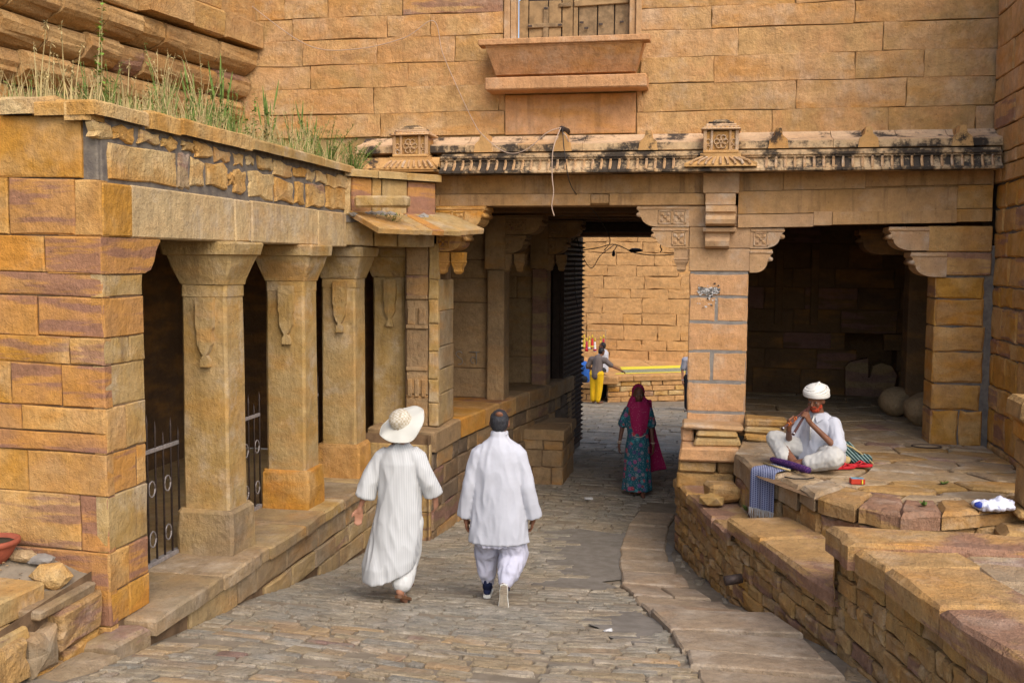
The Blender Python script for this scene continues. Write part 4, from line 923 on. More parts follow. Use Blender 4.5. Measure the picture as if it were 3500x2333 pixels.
# --- the platform
pf_ = thing('stone_platform', 'raised flagstone platform where the flute player sits before the dark bay', 'platform', (1.5, 10.5, .55))
bnd = [(.42, 12.5), (.30, 11.4), (.50, 10.32), (.97, 9.47), (1.6, 8.93), (1.95, 9.02), (2.6, 9.35), (3.16, 9.75), (3.16, 12.5)]
deck = link('deck', [(x, y, .86) for x, y in bnd], [tuple(range(len(bnd)))], M['mortd'], pf_)
inner = [(.75, 12.45), (.72, 11.3), (.92, 10.55), (1.28, 9.93), (1.72, 9.5), (2.0, 9.5), (2.55, 9.75), (3.14, 10.1), (3.14, 12.45)]
for P in cells(inner, .62, .36, .38, .034): slab('flagstone', deck, random.choice([M['flag'], M['flag'], M['terr']]), TOP(.875), P, depth=.06, proud=.027+rj(.012), ch=.02, jit=.012, bulge=.006, sub=1, tilt=.01)
for P in cells([(.45, 12.5), (3.14, 12.5), (3.14, 16.9), (.45, 16.9)], .95, .65, .25, .02): slab('floor_slab', deck, M['flag'], TOP(.875), P, depth=.04, proud=.02+rj(.004), ch=.012, jit=.008, bulge=.004)
# rim stones: big slabs with a worn nosing
ri = [((.30, 11.42), (.74, 11.35)), ((.44, 10.52), (.80, 10.75)), ((.71, 10.27), (.96, 10.52)), ((.84, 9.86), (1.14, 10.2)), ((.97, 9.46), (1.27, 9.95)), ((1.27, 9.16), (1.5, 9.72)), ((1.60, 8.92), (1.73, 9.52)), ((1.95, 9.04), (2.0, 9.52)), ((2.3, 9.22), (2.3, 9.64)), ((2.7, 9.42), (2.62, 9.8)), ((3.16, 9.7), (3.12, 10.1))]
for i in range(len(ri)-1):
    (a, ai), (b, bi) = ri[i], ri[i+1]
    q = lambda p, r, t: (p[0]+(r[0]-p[0])*t, p[1]+(r[1]-p[1])*t)
    z0 = .66 if i < 3 else .75
    slab('rim_stone', deck, M['terr'] if i > 3 else M['flag'], TOP(z0), [q(a, b, .015), q(b, a, .015), q(bi, ai, .02), q(ai, bi, .02)], depth=0, proud=.90-z0+rj(.008), ch=.035, jit=.022, bulge=.01, sub=2, tilt=.012)
slab('rim_stone', deck, M['flag'], TOP(.66), [(.42, 12.4), (.30, 11.44), (.74, 11.37), (.78, 12.4)], depth=0, proud=.235, ch=.03, jit=.02, bulge=.01, sub=2)
rim = [r[0] for r in ri]
rim = [(.40, 12.3)]+rim
for i in range(len(rim)-1):
    A = Vector((*rim[i], 0)); B = Vector((*rim[i+1], 0)); L = (B-A).length
    if L < .1: continue
    fr = Fr(A, B-A, (0, 0, 1))
    n_ = max(1, round(L/.42))
    J = [L*k/n_+rj(.03)*(0 < k < n_) for k in range(n_+1)]
    zt = .65 if i < 4 else .745
    link('deck_core', [fr(0, .3, -.1), fr(L, .3, -.1), fr(L, zt+.02, -.1), fr(0, zt+.02, -.1)], [(0, 1, 2, 3)], M['mortd'], pf_)
    for k in range(n_): slab('course_stone', deck, M['terr'], fr, rect(J[k]+.008, J[k+1]-.008, .36 if i < 4 else .50, zt-.012), depth=.08, proud=-.02+rj(.02), ch=.025, jit=.014, bulge=.016, sub=2)
# stepped stones against the pier
stp = thing('stone_stack', 'stack of thin slabs and blocks piled against the foot of the central pier', 'stones', (.05, 12.3, .4))
for (x0, x1, y0, y1, z0, z1, m_) in ((-.30, .40, 12.10, 12.50, 1.02, 1.09, 'carve'), (-.14, .33, 12.0, 12.45, .955, 1.015, 'tan'), (-.16, .36, 11.92, 12.4, .87, .95, 'tan'), (-.32, -.17, 12.2, 12.5, .85, 1.015, 'pinkpier'), (-.32, .36, 11.80, 12.45, .71, .865, 'pinkpier'), (-.34, .10, 11.86, 12.45, .56, .70, 'terr'), (-.34, .30, 11.9, 12.45, .36, .555, 'terr'), (.11, .33, 11.90, 12.4, .56, .70, 'terr')):
    box('block', stp, M[m_], x0, x1, y0, y1, z0, z1, .022, .012)
for (x0, x1, y0, y1, z0, z1, m_) in ((.42, .80, 12.15, 12.5, .90, .985, 'tan'), (.42, .82, 12.2, 12.52, .99, 1.06, 'tan'), (.43, .90, 12.25, 12.6, 1.065, 1.15, 'terr')):
    tag(box('loose_slab', None, M[m_], x0, x1, y0, y1, z0, z1, .02, .012), {.90: 'lowest loose slab right of the central pier foot', .99: 'middle loose slab stacked right of the central pier foot', 1.065: 'thick topmost slab stacked right of the central pier foot'}[z0], 'slab', 'slabs stacked by the pier')
tag(box('loose_block', None, M['terr'], -.02, .34, 11.05, 11.4, .41, .60, .04, .02, rot=(radians(12), 'Z')), 'larger rough block lying on the lowest terrace by the platform corner', 'stone', 'loose stones on the lowest terrace')
tag(rock('loose_block', None, M['tan'], (.05, 10.93, .47), .14, (1.15, .75, .62), 2, .3, 1), 'smaller angular pale stone in front of the rough block on the terrace', 'stone', 'loose stones on the lowest terrace')
for (x, y, r, s, l) in ((2.53, 14.75, .23, 5, 'round stone ball on the bay floor, left of the pair'), (2.72, 13.95, .235, 9, 'round stone ball beside the right pillar, right of the pair')):
    o = rock('stone_ball', None, M['dado'], (x, y, .90+r*.86), r, (1.02, 1, .9), s, .2, 3, True); tag(o, l, 'stone ball', 'round stones in the bay')
tag(prism('broken_slab', None, M['dado'], [(2.12, .9), (2.10, 1.36), (2.18, 1.44), (2.44, 1.50), (2.45, 1.20), (2.48, 1.20), (2.52, 1.38), (2.64, 1.43), (2.80, 1.38), (2.88, 1.25), (2.85, 1.05), (2.72, .92), (2.55, .9)], FRONT(16.86), -.1, .08), 'broken rounded stone slab leaning against the back wall of the dark bay', 'slab')
hoop = tube('iron_hoop', None, M['iron'], [(2.45+cos(a)*.16, 12.25+sin(a)*.10, .915) for a in [2*pi*k/24 for k in range(25)]], .008, 6)
tag(hoop, 'thin rusty hoop lying on the flagstones before the right pillar', 'hoop')
# post at the right edge
po = thing('stone_post', 'squat balustrade post of stacked stones at the right edge', 'post', (2.78, 9.35, .62))
box('cap', po, M['terr'], 2.56, 3.1, 9.1, 9.6, 1.66, 1.86, .04, .01)
for z0, z1, d, m_ in ((1.50, 1.655, .03, 'pier'), (1.28, 1.495, .05, 'terr'), (.92, 1.275, .06, 'terr'), (.85, .915, .0, 'terr')):
    box('block', po, M[m_], 2.58+d, 3.08-d, 9.12+d, 9.58-d, z0, z1, .025, .008)
slab('footing', po, M['terr'], TOP(.58), rect(2.42, 3.2, 8.95, 9.6), depth=0, proud=.20, ch=.05, jit=.04, bulge=.02, sub=2)

# ================================================================== beyond the gate
fw_ = thing('far_wall', 'rounded ochre fort wall seen through the gateway', 'wall', (-2, 33, -1.2))
def arcpt(s, z, o=0): # s along the wall
    a = s/26.0; R_ = 26+o
    return Vector((-2.2+R_*sin(a), 33+26-R_*cos(a), z))
JV = [arcpt(-9+.5*k, z, -.0) for z in (-1.5, 9) for k in range(37)]; nk = 37
fcore = link('wall_core', [arcpt(-9+.5*k, z, -.07) for z in (-1.5, 9) for k in range(nk)], [(k, k+1, nk+k+1, nk+k) for k in range(nk-1)], M['far'], fw_)
zs = [-1.3, -.9, -.38, .12, .68, 1.31, 1.87, 2.43, 2.98, 3.5, 3.75, 4.2]
zs = [-1.3, -.75, -.3, .12, .45, .95, 1.31, 1.8, 2.1, 2.5, 2.85, 3.25, 3.6, 4.0, 4.5, 5.1, 5.8, 6.6, 7.5, 8.5]
for k in range(len(zs)-1):
    s = -6-random.random()
    while s < 6:
        w = random.uniform(.5, 1.35); sm = s+w/2
        a = sm/26.0; c = arcpt(sm, 0); fr = Fr((c.x, c.y, 0), (cos(a), sin(a), 0), (0, 0, 1))
        if zs[k] < 4.3 and -5.2 < sm < 4.4: slab('stone', fcore, M['far'], fr, rect(-w/2+.004, w/2-.004, zs[k]+.004, zs[k+1]-.004), depth=.09, proud=.012+rj(.010), ch=.012, jit=.022, bulge=.012, sub=2)
        s += w
lo_ = thing('far_platform', 'low masonry platform with a yellow painted edge beyond the gateway', 'platform', (-1, 31, -1.2))
fA, fB = Vector((-2.95, 30.1, 0)), Vector((.8, 31.9, 0)); fr = Fr(fA, fB-fA, (0, 0, 1)); L = (fB-fA).length
pcore = link('platform_core', [fr(0, -1.4, -.04), fr(L, -1.4, -.04), fr(L, -.45, -.04), fr(0, -.45, -.04)], [(0, 1, 2, 3)], M['mortd'], lo_)
courses(pcore, M['far'], fr, [-1.38, -1.2, -1.03, -.88, -.72, -.56], 0, L, wr=(.3, .75), gap=.02, proud=.0, jit=.012, ch=.015, mats=[M['far'], M['far'], M['rubble']])
x = 0
while x < L:
    w = random.uniform(.7, 1.2); slab('coping_stone', pcore, M['far'], Fr(fA+Vector((0, 0, -.55)), fB-fA, (-.45, .9, .10)), rect(x, min(L, x+w)-.015, -.06, 2.9), depth=0, proud=.15, ch=.02, jit=.01, bulge=.004); x += w
fy = Fr(fA+Vector((0, 0, -.395)), fB-fA, (-.45, .9, .10))
slab('yellow_band', pcore, M['yellow'], fy, [(.75, .80), (L, 1.0), (L, 1.30), (.85, 1.20)], depth=0, proud=.006, ch=.003, jit=.01, bulge=.001, sub=3)
slab('grey_band', pcore, plain('grey_cloth_band', (.30, .30, .20), .9, 0, .5, 30, .3), fy, [(.55, .35), (L, .42), (L, .98), (.75, .78)], depth=0, proud=.004, ch=.003, jit=.02, bulge=.001, sub=3)
slab('yellow_edge', pcore, M['yellow'], fy, [(.3, .22), (L, .32), (L, .40), (.4, .32)], depth=0, proud=.005, ch=.003, jit=.02, bulge=.001, sub=3)
fs = thing('stone_bench', 'low stone bench by the far wall where the boy in blue sits', 'bench', (-3.7, 30.3, -1.2))
bcore = box('bench_core', fs, M['mortd'], -5.6, -3.42, 30.05, 31.4, -1.4, -.75, .01)
courses(bcore, M['far'], FRONT(30.04), [-1.38, -1.14, -.95, -.80], -5.5, -3.40, wr=(.35, .7), gap=.02, proud=.01, jit=.012)
for a, b in ((-5.6, -4.7), (-4.68, -3.75), (-3.73, -3.38)): slab('coping_stone', bcore, M['far'], TOP(-.76), rect(a, b, 29.95, 31.4), depth=0, proud=.14, ch=.02, jit=.015, bulge=.006)
box('step_block', fs, M['far'], -3.15, -2.65, 29.9, 30.5, -.62, -.42, .03, .015)
# string puppets for sale on the far wall
pc_ = [((.60, .03, .03), 'red'), ((.75, .72, .68), 'white'), ((.62, .42, .05), 'gold'), ((.45, .02, .06), 'dark red'), ((.70, .50, .08), 'yellow')]
pm = [plain('puppet_'+n.replace(' ', '_'), c, .8, 0, .3, 40, 0) for c, n in pc_]
for i in range(9):
    x = -3.98+.085*i if i < 7 else -3.30+.09*(i-7); z = .22+.05*(i % 3); y = 31.2
    nm_ = ['red', 'white', 'gold', 'dark red', 'yellow'][i % 5]
    p = thing('string_puppet', ('%s string puppet doll, %s from the left in the row by the far wall' % (nm_, ['first', 'second', 'third', 'fourth', 'fifth', 'sixth', 'seventh'][i])) if i < 7 else ('%s string puppet doll hanging beside the bearded seller' % nm_), 'puppet', (x, y, z), 'string puppets for sale by the far wall')
    lathe('skirt', p, pm[i % 5], (x, y, z), [(.055, 0), (.05, .02), (.03, .22), (.022, .30)], 8)
    lathe('trim', p, pm[(i+2) % 5], (x, y, z), [(.057, .02), (.05, .08), (.047, .08), (.05, .02)], 8)
    lathe('head', p, pm[2], (x, y, z), [(.008, .30), (.03, .33), (.03, .38), (.012, .42)], 8)
    tube('string', p, M['straw'], [(x, y, z+.4), (x, y, z+.62)], .004, 4)
rail = tube('hanging_pole', None, M['wood'], [(-4.4, 31.2, .86), (-3.1, 31.2, .86)], .018, 6); tag(rail, 'thin wooden pole from which the far puppets hang', 'pole')
for x in (-4.35, -3.15): tag(tube('pole_stand', None, M['wood'], [(x, 31.2, -.63), (x, 31.2, .90)], .02, 6), 'upright stake holding the %s end of the puppet pole' % ('left' if x < -4 else 'right'), 'stake')

# ================================================================== cables
def cable(label, pts, r, mat, n=8):
    P = []
    pts = [Vector(p) for p in pts]
    for i in range(len(pts)-1):
        p0, p1, p2, p3 = pts[max(i-1, 0)], pts[i], pts[i+1], pts[min(i+2, len(pts)-1)]
        for k in range(n):
            t = k/n; P.append(.5*((2*p1)+(p2-p0)*t+(2*p0-5*p1+4*p2-p3)*t*t+(3*p1-p0-3*p2+p3)*t**3))
    P.append(pts[-1])
    return tag(tube('cable', None, mat, P, r, 5), label, 'cable')
cable('pale cable drooping from the upper wall peg across the cornice', [(-6.0, 12.72, 6.3), (-5.2, 12.74, 5.75), (-4.55, 12.75, 5.68), (-3.9, 12.75, 5.80), (-3.52, 12.76, 6.0), (-3.40, 12.76, 5.6), (-3.2, 12.76, 5.15), (-3.0, 12.74, 4.75), (-2.75, 12.2, 4.50), (-2.45, 12.1, 4.28), (-2.2, 12.08, 4.30), (-1.95, 12.1, 4.50), (-1.80, 12.2, 4.57)], .0055, M['wire'])
cable('pale cable hanging straight down in front of the gateway beam', [(-1.80, 12.2, 4.57), (-1.86, 12.02, 4.3), (-1.87, 12.02, 4.0), (-1.85, 12.02, 3.8), (-1.87, 12.02, 3.64), (-1.84, 12.02, 3.52)], .007, M['wire'])
cable('thin dark cable hanging from the cornice into the gateway', [(-1.78, 12.2, 4.56), (-1.72, 12.05, 4.2), (-1.66, 12.3, 3.85), (-1.5, 13.5, 3.60), (-1.42, 14.5, 3.3), (-1.55, 15.0, 3.15)], .006, M['wireb'])
cable('sagging black cable strung across the far end of the gateway', [(-2.75, 19.8, 3.16), (-2.2, 19.85, 3.24), (-1.85, 19.85, 3.31), (-1.4, 19.85, 3.14), (-.8, 19.85, 3.12), (.1, 19.85, 3.28)], .010, M['wireb'])
cable('black cable looped below the rear lintel', [(-2.45, 18.6, 3.5), (-2.35, 18.8, 3.1), (-2.20, 19.0, 2.86), (-2.05, 19.2, 3.1), (-1.85, 19.7, 3.30)], .007, M['wireb'])
cable('thin dark cable dangling beside the studded door', [(-2.3, 18.5, 3.5), (-2.55, 18.9, 3.3), (-2.50, 18.9, 2.9), (-2.48, 18.9, 2.4), (-2.42, 18.9, 2.1)], .008, M['wireb'])
pg = thing('wall_peg', 'dark wooden peg with cable ends above the cornice', 'peg', (-1.78, 12.4, 4.58))
tube('stub', pg, M['doorwood'], [(-1.82, 12.85, 4.60), (-1.79, 12.22, 4.56)], [.05, .035], 8)
tube('tie', pg, M['wire'], [(-1.80, 12.25, 4.53), (-1.74, 12.2, 4.48), (-1.70, 12.2, 4.40)], .008, 5)
lb = thing('hanging_lamp_socket', 'small bulb socket hanging from the cable at the gateway end', 'bulb', (-1.82, 19.85, 3.2))
tube('cord', lb, M['wireb'], [(-1.80, 19.85, 3.30), (-1.86, 19.85, 3.2)], .008, 5); lathe('socket', lb, M['wireb'], (-1.87, 19.85, 3.08), [(.02, 0), (.035, .03), (.03, .08), (.012, .12)], 8)
br = rock('cable_joint', None, M['wireb'], (-1.45, 19.85, 3.20), .07, (1.9, .7, .6), 3, .3, 2); tag(br, 'dark taped joint on the sagging cable like a small bird', 'cable joint')
tag(tube('chain', None, M['wireb'], [(-.92+.03*((k+1) % 2)+.004*k, 18.1, 3.5-.05*k) for k in range(8)], .009, 5), 'short chain hanging from the rear lintel', 'chain')

# ================================================================== weeds on the roof of the wing
rv = random.Random(21)
def leaf(V, F_, p, d, L, w, up=(0, 0, 1)):
    d = Vector(d).normalized(); s = d.cross(Vector(up)); s = s.normalized() if s.length > .01 else Vector((1, 0, 0))
    n0 = len(V); V += [p, p+d*L*.5+s*w+Vector((0, 0, .004)), p+d*L, p+d*L*.5-s*w+Vector((0, 0, .004))]; F_.append((n0, n0+1, n0+2, n0+3))
JV = []; JF = []
def roofz(x): return 3.97+.10*max(0, -5-x)
for i in range(3400):                       # short dry grass and tufts
    y = rv.uniform(6.45, 12.3); x = rv.uniform(-6.3, -4.2)
    if rv.random() < .65: x = rv.uniform(-5.1, -4.2)
    den = .5+.5*noise.noise(Vector((x*2, y*1.5, 2)))
    if rv.random() > den+.25: continue
    p = Vector((x, y, roofz(x)-.02)); h = rv.uniform(.10, .42)*(.5+.9*den); a = rv.uniform(0, 6.28); ln = rv.uniform(0, .5)*h
    q = p+Vector((cos(a)*ln*.4, sin(a)*ln*.4, h*.6)); e = p+Vector((cos(a)*ln, sin(a)*ln, h))
    w = Vector((.68, .3, 0))*rv.uniform(.0025, .005); n0 = len(JV)
    JV += [p-w, p+w, q+w*.8, q-w*.8, e]; JF += [(n0, n0+1, n0+2, n0+3), (n0+3, n0+2, n0+4)]
GV = []; GF = []; DV = []; DF = []
for i in range(210):                         # taller mixed weeds
    y = 6.5+5.4*rv.random(); x = rv.uniform(-5.0, -4.2) if rv.random() < .8 else rv.uniform(-6.2, -5); dry = rv.random() < .6
    V_, Fc = (DV, DF) if dry else (GV, GF); h = rv.uniform(.35, .95)*(.75+.5*noise.noise(Vector((x*2, y*1.5, 2)))); b = Vector((x, y, roofz(x)-.02))
    for s in range(rv.randint(2, 6)):
        a = rv.uniform(0, 6.28); hh = h*rv.uniform(.5, 1); e = Vector((cos(a)*hh*rv.uniform(.05, .35), sin(a)*hh*.2, hh))
        P_ = [b+Vector((e.x*u**1.7, e.y*u**1.7, e.z*u)) for u in (0, .35, .7, 1)]
        tube_geo(P_, [.0045, .004, .003, .001], 4, V_, Fc)
        for u in range(22 if not dry else 12):
            j = rv.randint(0, 2); q = P_[j].lerp(P_[j+1], rv.random()); n0 = len(V_); d = Vector((rv.uniform(-1, 1), rv.uniform(-1, 1), rv.uniform(-.4, .9))).normalized()*rv.uniform(.015, .055); w = Vector((.7, .3, .3))*rv.uniform(.003, .007)
            V_ += [q, q+d*.5+w, q+d, q+d*.5-w]; Fc.append((n0, n0+1, n0+2, n0+3))
link('mixed_weeds', GV, GF, M['leafg'], None, kind='stuff')['label'] = 'fine green weeds growing thick along the roof edge of the colonnade'
link('dry_weeds', DV, DF, M['straw'], None, kind='stuff')['label'] = 'fine dried weed stalks along the roof edge of the colonnade'
k = len(JF); cut = int(len(JF)*.62)
def take(fs):
    used = sorted({i for f in fs for i in f}); mp_ = {u: i for i, u in enumerate(used)}
    return [JV[u] for u in used], [tuple(mp_[i] for i in f) for f in fs]
cut -= cut % 2
v_, f_ = take(JF[:cut]); o = link('dry_grass', v_, f_, M['straw'], None, kind='stuff'); o['label'] = 'dry straw coloured grass covering the roof of the colonnade'
v_, f_ = take(JF[cut:]); o = link('green_grass', v_, f_, M['leafg'], None, kind='stuff'); o['label'] = 'green grass growing among dry stalks on the colonnade roof'
def weed(name, x, y, h, kind, label, lean=0.):
    h *= 1.18; z = roofz(x)-.02; t = thing(name, label, 'weed', (x, y, z), 'weeds on the colonnade roof')
    sv, sf = [], []; lv, lf = [], []
    ns = {'dry': 5, 'spike': 8, 'leafy': 3, 'feather': 16}[kind]
    for s in range(ns):
        hh = h*(1 if s == 0 else rv.uniform(.45, .9)); a = rv.uniform(0, 6.28); ln = (rv.uniform(.05, .28) if kind != 'feather' else rv.uniform(.3, .8))*hh
        e = Vector((cos(a)*ln+lean*hh, sin(a)*ln, hh)); b = Vector((x+rv.uniform(-.03, .03), y+rv.uniform(-.03, .03), z))
        pts = [b+Vector((e.x*u**1.6, e.y*u**1.6, e.z*u)) for u in (0, .3, .6, .85, 1)]
        tube_geo(pts, [.006, .0055, .0045, .003, .001], 4, sv, sf)
        if kind == 'dry':
            for u in range(10):
                q = pts[3].lerp(pts[4], rv.random()); leaf(lv, lf, q, (rv.uniform(-1, 1), rv.uniform(-1, 1), rv.uniform(-.9, .4)), rv.uniform(.02, .06), .006)
        elif kind == 'spike':
            tube_geo([pts[2].lerp(pts[3], .2), pts[3], pts[4]+Vector((0, 0, .03))], [.005, .010, .002], 5, lv, lf)
            for u in range(14):
                q = pts[0].lerp(pts[3], rv.uniform(.2, 1)); leaf(lv, lf, q, (rv.uniform(-1, 1), rv.uniform(-1, 1), rv.uniform(-.1, .9)), rv.uniform(.03, .07), .010)
        elif kind == 'leafy':
            for u in range(40):
                t_ = rv.uniform(.3, 1); q = pts[0]+(pts[4]-pts[0])*t_; leaf(lv, lf, q, (rv.uniform(-1, 1), rv.uniform(-1, 1), rv.uniform(-.6, .5)), rv.uniform(.03, .065)*(1.2-.5*t_), .014)
        else:
            for u in range(46):
                i_ = rv.randint(0, 3); q = pts[i_].lerp(pts[i_+1], rv.random()); leaf(lv, lf, q, (rv.uniform(-1, 1), rv.uniform(-1, 1), rv.uniform(.0, 1)), rv.uniform(.02, .06), .0045)
    link('stem', sv, sf, M['straw'] if kind != 'feather' else M['leafg'], t)
    link('leaves', lv, lf, {'dry': M['straw'], 'spike': M['leafg'], 'leafy': M['leafb'], 'feather': M['leafg']}[kind], t)
weed('dry_weed', -4.62, 6.5, .58, 'dry', 'tall dry weed stalk nearest the left edge of the roof')
weed('dry_weed', -4.42, 6.52, .52, 'dry', 'dry weed with curled seed heads, second from the left roof edge')
weed('leafy_weed', -4.40, 6.85, .78, 'leafy', 'tallest leafy green weed with reddish stem at the left of the roof')
weed('dry_weed', -4.42, 7.25, .50, 'dry', 'brown weed with drooping hooked tip right of the tall leafy weed')
weed('spike_weed', -4.42, 7.75, .40, 'spike', 'green spiked weed with broad leaves left of the roof middle')
weed('spike_weed', -4.45, 8.35, .62, 'spike', 'green spiked weed leaning over the middle of the rubble parapet', -.15)
weed('spike_weed', -4.42, 8.75, .75, 'spike', 'tall green seed spikes standing over the middle of the parapet')
weed('leafy_weed', -4.45, 9.45, .55, 'leafy', 'bushy green weed right of the tall seed spikes')
weed('spike_weed', -4.42, 9.75, .70, 'spike', 'green seed spikes behind the long pale coping stone')
weed('dry_weed', -4.45, 10.3, .45, 'dry', 'thin dry weed in front of the corner of the upper wall')
weed('spike_weed', -4.45, 10.65, .62, 'spike', 'pale green spiked weed below the upper wall stones')
weed('dry_weed', -4.42, 10.95, .42, 'dry', 'straw coloured weed left of the feathery bush')
weed('spike_weed', -4.6, 11.3, .70, 'spike', 'slender green weed just left of the feathery bush')
weed('feathery_bush', -4.35, 11.25, .52, 'feather', 'large feathery green bush at the gate end of the roof', .12)
weed('feathery_bush', -4.15, 11.55, .40, 'feather', 'small feathery green bush beside the carved kiosk', .15)
weed('dry_weed', -5.2, 7.4, .55, 'dry', 'dry weed growing far back at the foot of the bastion')
weed('spike_weed', -5.3, 9.3, .5, 'spike', 'green weed growing far back below the corbelled courses')
sp = thing('ledge_sprig', 'small green sprig growing in the mortar above the sloping drip slabs', 'weed', (-3.75, 11.3, 3.48)); sv, sf = [], []
for i in range(90):
    p = Vector((-3.80+.25*rv.random(), 11.25+.3*rv.random(), 3.50-.10*rv.random())); leaf(sv, sf, p, (rv.uniform(-.3, 1), rv.uniform(-1, .4), rv.uniform(-.1, .7)), rv.uniform(.03, .08), .006)
link('leaves', sv, sf, M['leafg'], sp)
for (x, y, z, l) in ((.40, 10.75, .42, 'small green sprout at the foot of the platform corner'), (1.85, 9.25, .9, 'tiny green sprout between flagstones near the platform rim'), (2.2, 10.2, .9, 'tiny green sprout between flagstones below the right pillar')):
    sp = thing('sprout', l, 'weed', (x, y, z), 'sprouts between the flagstones'); sv, sf = [], []
    for i in range(16): leaf(sv, sf, Vector((x, y, z)), (rv.uniform(-1, 1), rv.uniform(-1, 1), rv.uniform(.2, 1)), rv.uniform(.03, .08), .014)
    link('leaves', sv, sf, M['leafg'], sp)
# ================================================================== people
def cloth(name, col, var=.12, sheen=0.): return plain(name, col, .85, 0, var, 3.2, .28)
def patt(name, fn):
    m, nt, b = mk(name); b.inputs['Roughness'].default_value = .85
    tc = nd(nt, 'ShaderNodeTexCoord'); c = fn(nt, tc.outputs['Object']); nt.links.new(c, b.inputs['Base Color']); return m
def f_stripe(nt, v):
    s = nd(nt, 'ShaderNodeSeparateXYZ'); nt.links.new(v, s.inputs[0])
    w = math_(nt, 'SINE', math_(nt, 'MULTIPLY', s.outputs[0], 2*pi/.014))
    return mixc(nt, math_(nt, 'MULTIPLY', step(nt, w, .1, .6), .5), (.50, .495, .48), (.32, .325, .33))
def f_floral(nt, v):
    vo = nd(nt, 'ShaderNodeTexVoronoi'); vo.inputs['Scale'].default_value = 13; nt.links.new(v, vo.inputs['Vector'])
    sp = nd(nt, 'ShaderNodeSeparateColor'); nt.links.new(vo.outputs['Color'], sp.inputs[0])
    c = ramp(nt, sp.outputs[0], [(.02, .16, .18), (.05, .26, .28), (.48, .04, .05), (.01, .03, .05), (.14, .09, .26), (.45, .04, .07), (.03, .18, .20)])
    rim = step(nt, vo.outputs['Distance'], .30, .52)
    c = mixc(nt, rim, c, (.015, .10, .13))
    d = step(nt, noi(nt, v, 60, 2), .58, .64); return mixc(nt, math_(nt, 'MULTIPLY', d, .6), c, (.35, .38, .40))
def f_veil(nt, v):
    vo = nd(nt, 'ShaderNodeTexVoronoi'); vo.inputs['Scale'].default_value = 42; nt.links.new(v, vo.inputs['Vector'])
    d = math_(nt, 'LESS_THAN', vo.outputs['Distance'], .22); return mixc(nt, math_(nt, 'MULTIPLY', d, .45), (.36, .016, .085), (.60, .26, .32))
def f_check(nt, v):
    s = nd(nt, 'ShaderNodeSeparateXYZ'); nt.links.new(v, s.inputs[0])
    a = step(nt, math_(nt, 'SINE', math_(nt, 'MULTIPLY', s.outputs[0], 2*pi/.022)), .0, .5)
    l = math_(nt, 'ADD', s.outputs[1], s.outputs[2]); b = step(nt, math_(nt, 'SINE', math_(nt, 'MULTIPLY', l, 2*pi/.022)), .1, .6)
    return mixc(nt, math_(nt, 'MAXIMUM', math_(nt, 'MULTIPLY', a, .55), math_(nt, 'MULTIPLY', b, .45)), (.03, .04, .12), (.40, .42, .52))
def f_purple(nt, v):
    return mixc(nt, step(nt, noi(nt, v, 70, 3), .48, .6), (.035, .012, .075), (.12, .04, .13))
def f_straw(nt, v):
    vo = nd(nt, 'ShaderNodeTexChecker'); vo.inputs['Scale'].default_value = 46; nt.links.new(v, vo.inputs['Vector'])
    vo.inputs[1].default_value = (.54, .49, .40, 1); vo.inputs[2].default_value = (.40, .33, .23, 1); return vo.outputs[0]
K = dict(white=cloth('white_cotton', (.47, .47, .505)), lilac=cloth('pale_lilac_cotton', (.48, .47, .55)), offw=cloth('cream_cotton', (.50, .475, .43)),
         stripe=patt('striped_cotton', f_stripe), floral=patt('floral_print', f_floral), veil=patt('crimson_veil', f_veil), check=patt('check_scarf', f_check), purple=patt('purple_bag_cloth', f_purple),
         straw=patt('woven_straw', f_straw), hat=cloth('pale_straw', (.58, .56, .49)), linen=cloth('pale_linen', (.56, .55, .52)),
         skin=plain('skin_tan', (.36, .17, .10), .55, 0, .15, 15, 0), brown=plain('skin_brown', (.20, .085, .045), .5, 0, .25, 15, 0), dark=plain('skin_dark_brown', (.17, .075, .045), .5, 0, .25, 15, 0),
         hair=plain('black_hair', (.014, .013, .015), .5, 0, .4, 60, .3), grey=plain('greying_hair', (.035, .034, .038), .5, 0, .5, 60, .4), henna=plain('henna_beard', (.42, .055, .02), .8, 0, .5, 50, .5), navy=cloth('navy_suede', (.012, .018, .055)), sole=plain('cream_sole', (.62, .60, .53), .8, 0, .15, 20, .1), tread=plain('tan_tread', (.34, .28, .20), .85, 0, .3, 40, .4),
         turban=cloth('turban_cloth', (.66, .63, .57)), leather=plain('brown_leather', (.16, .075, .035), .6, 0, .3, 20, .1), yel=cloth('yellow_cotton', (.72, .42, .01)), taupe=cloth('taupe_tee', (.14, .11, .10)), blue=cloth('blue_tee', (.03, .12, .42)), char=cloth('charcoal_cotton', (.028, .03, .034)), grytee=cloth('grey_tee', (.33, .33, .38)), black=cloth('black_cotton', (.012, .012, .016)),
         red=plain('red_rubber', (.55, .02, .03), .5, 0, .2, 10, 0), eye=plain('eye_white', (.30, .28, .26), .3, 0, .1, 10, 0), pupil=plain('eye_dark', (.01, .008, .006), .2, 0, .1, 10, 0), silver=plain('silver_metal', (.6, .6, .6), .3, .9, .1, 10, 0), bang=plain('bangle_ivory', (.6, .5, .38), .4, 0, .1, 10, 0), fluted=plain('dark_flute_wood', (.075, .03, .025), .4, 0, .3, 20, 0), amber=plain('orange_bead', (.6, .14, .02), .4, 0, .2, 10, 0))
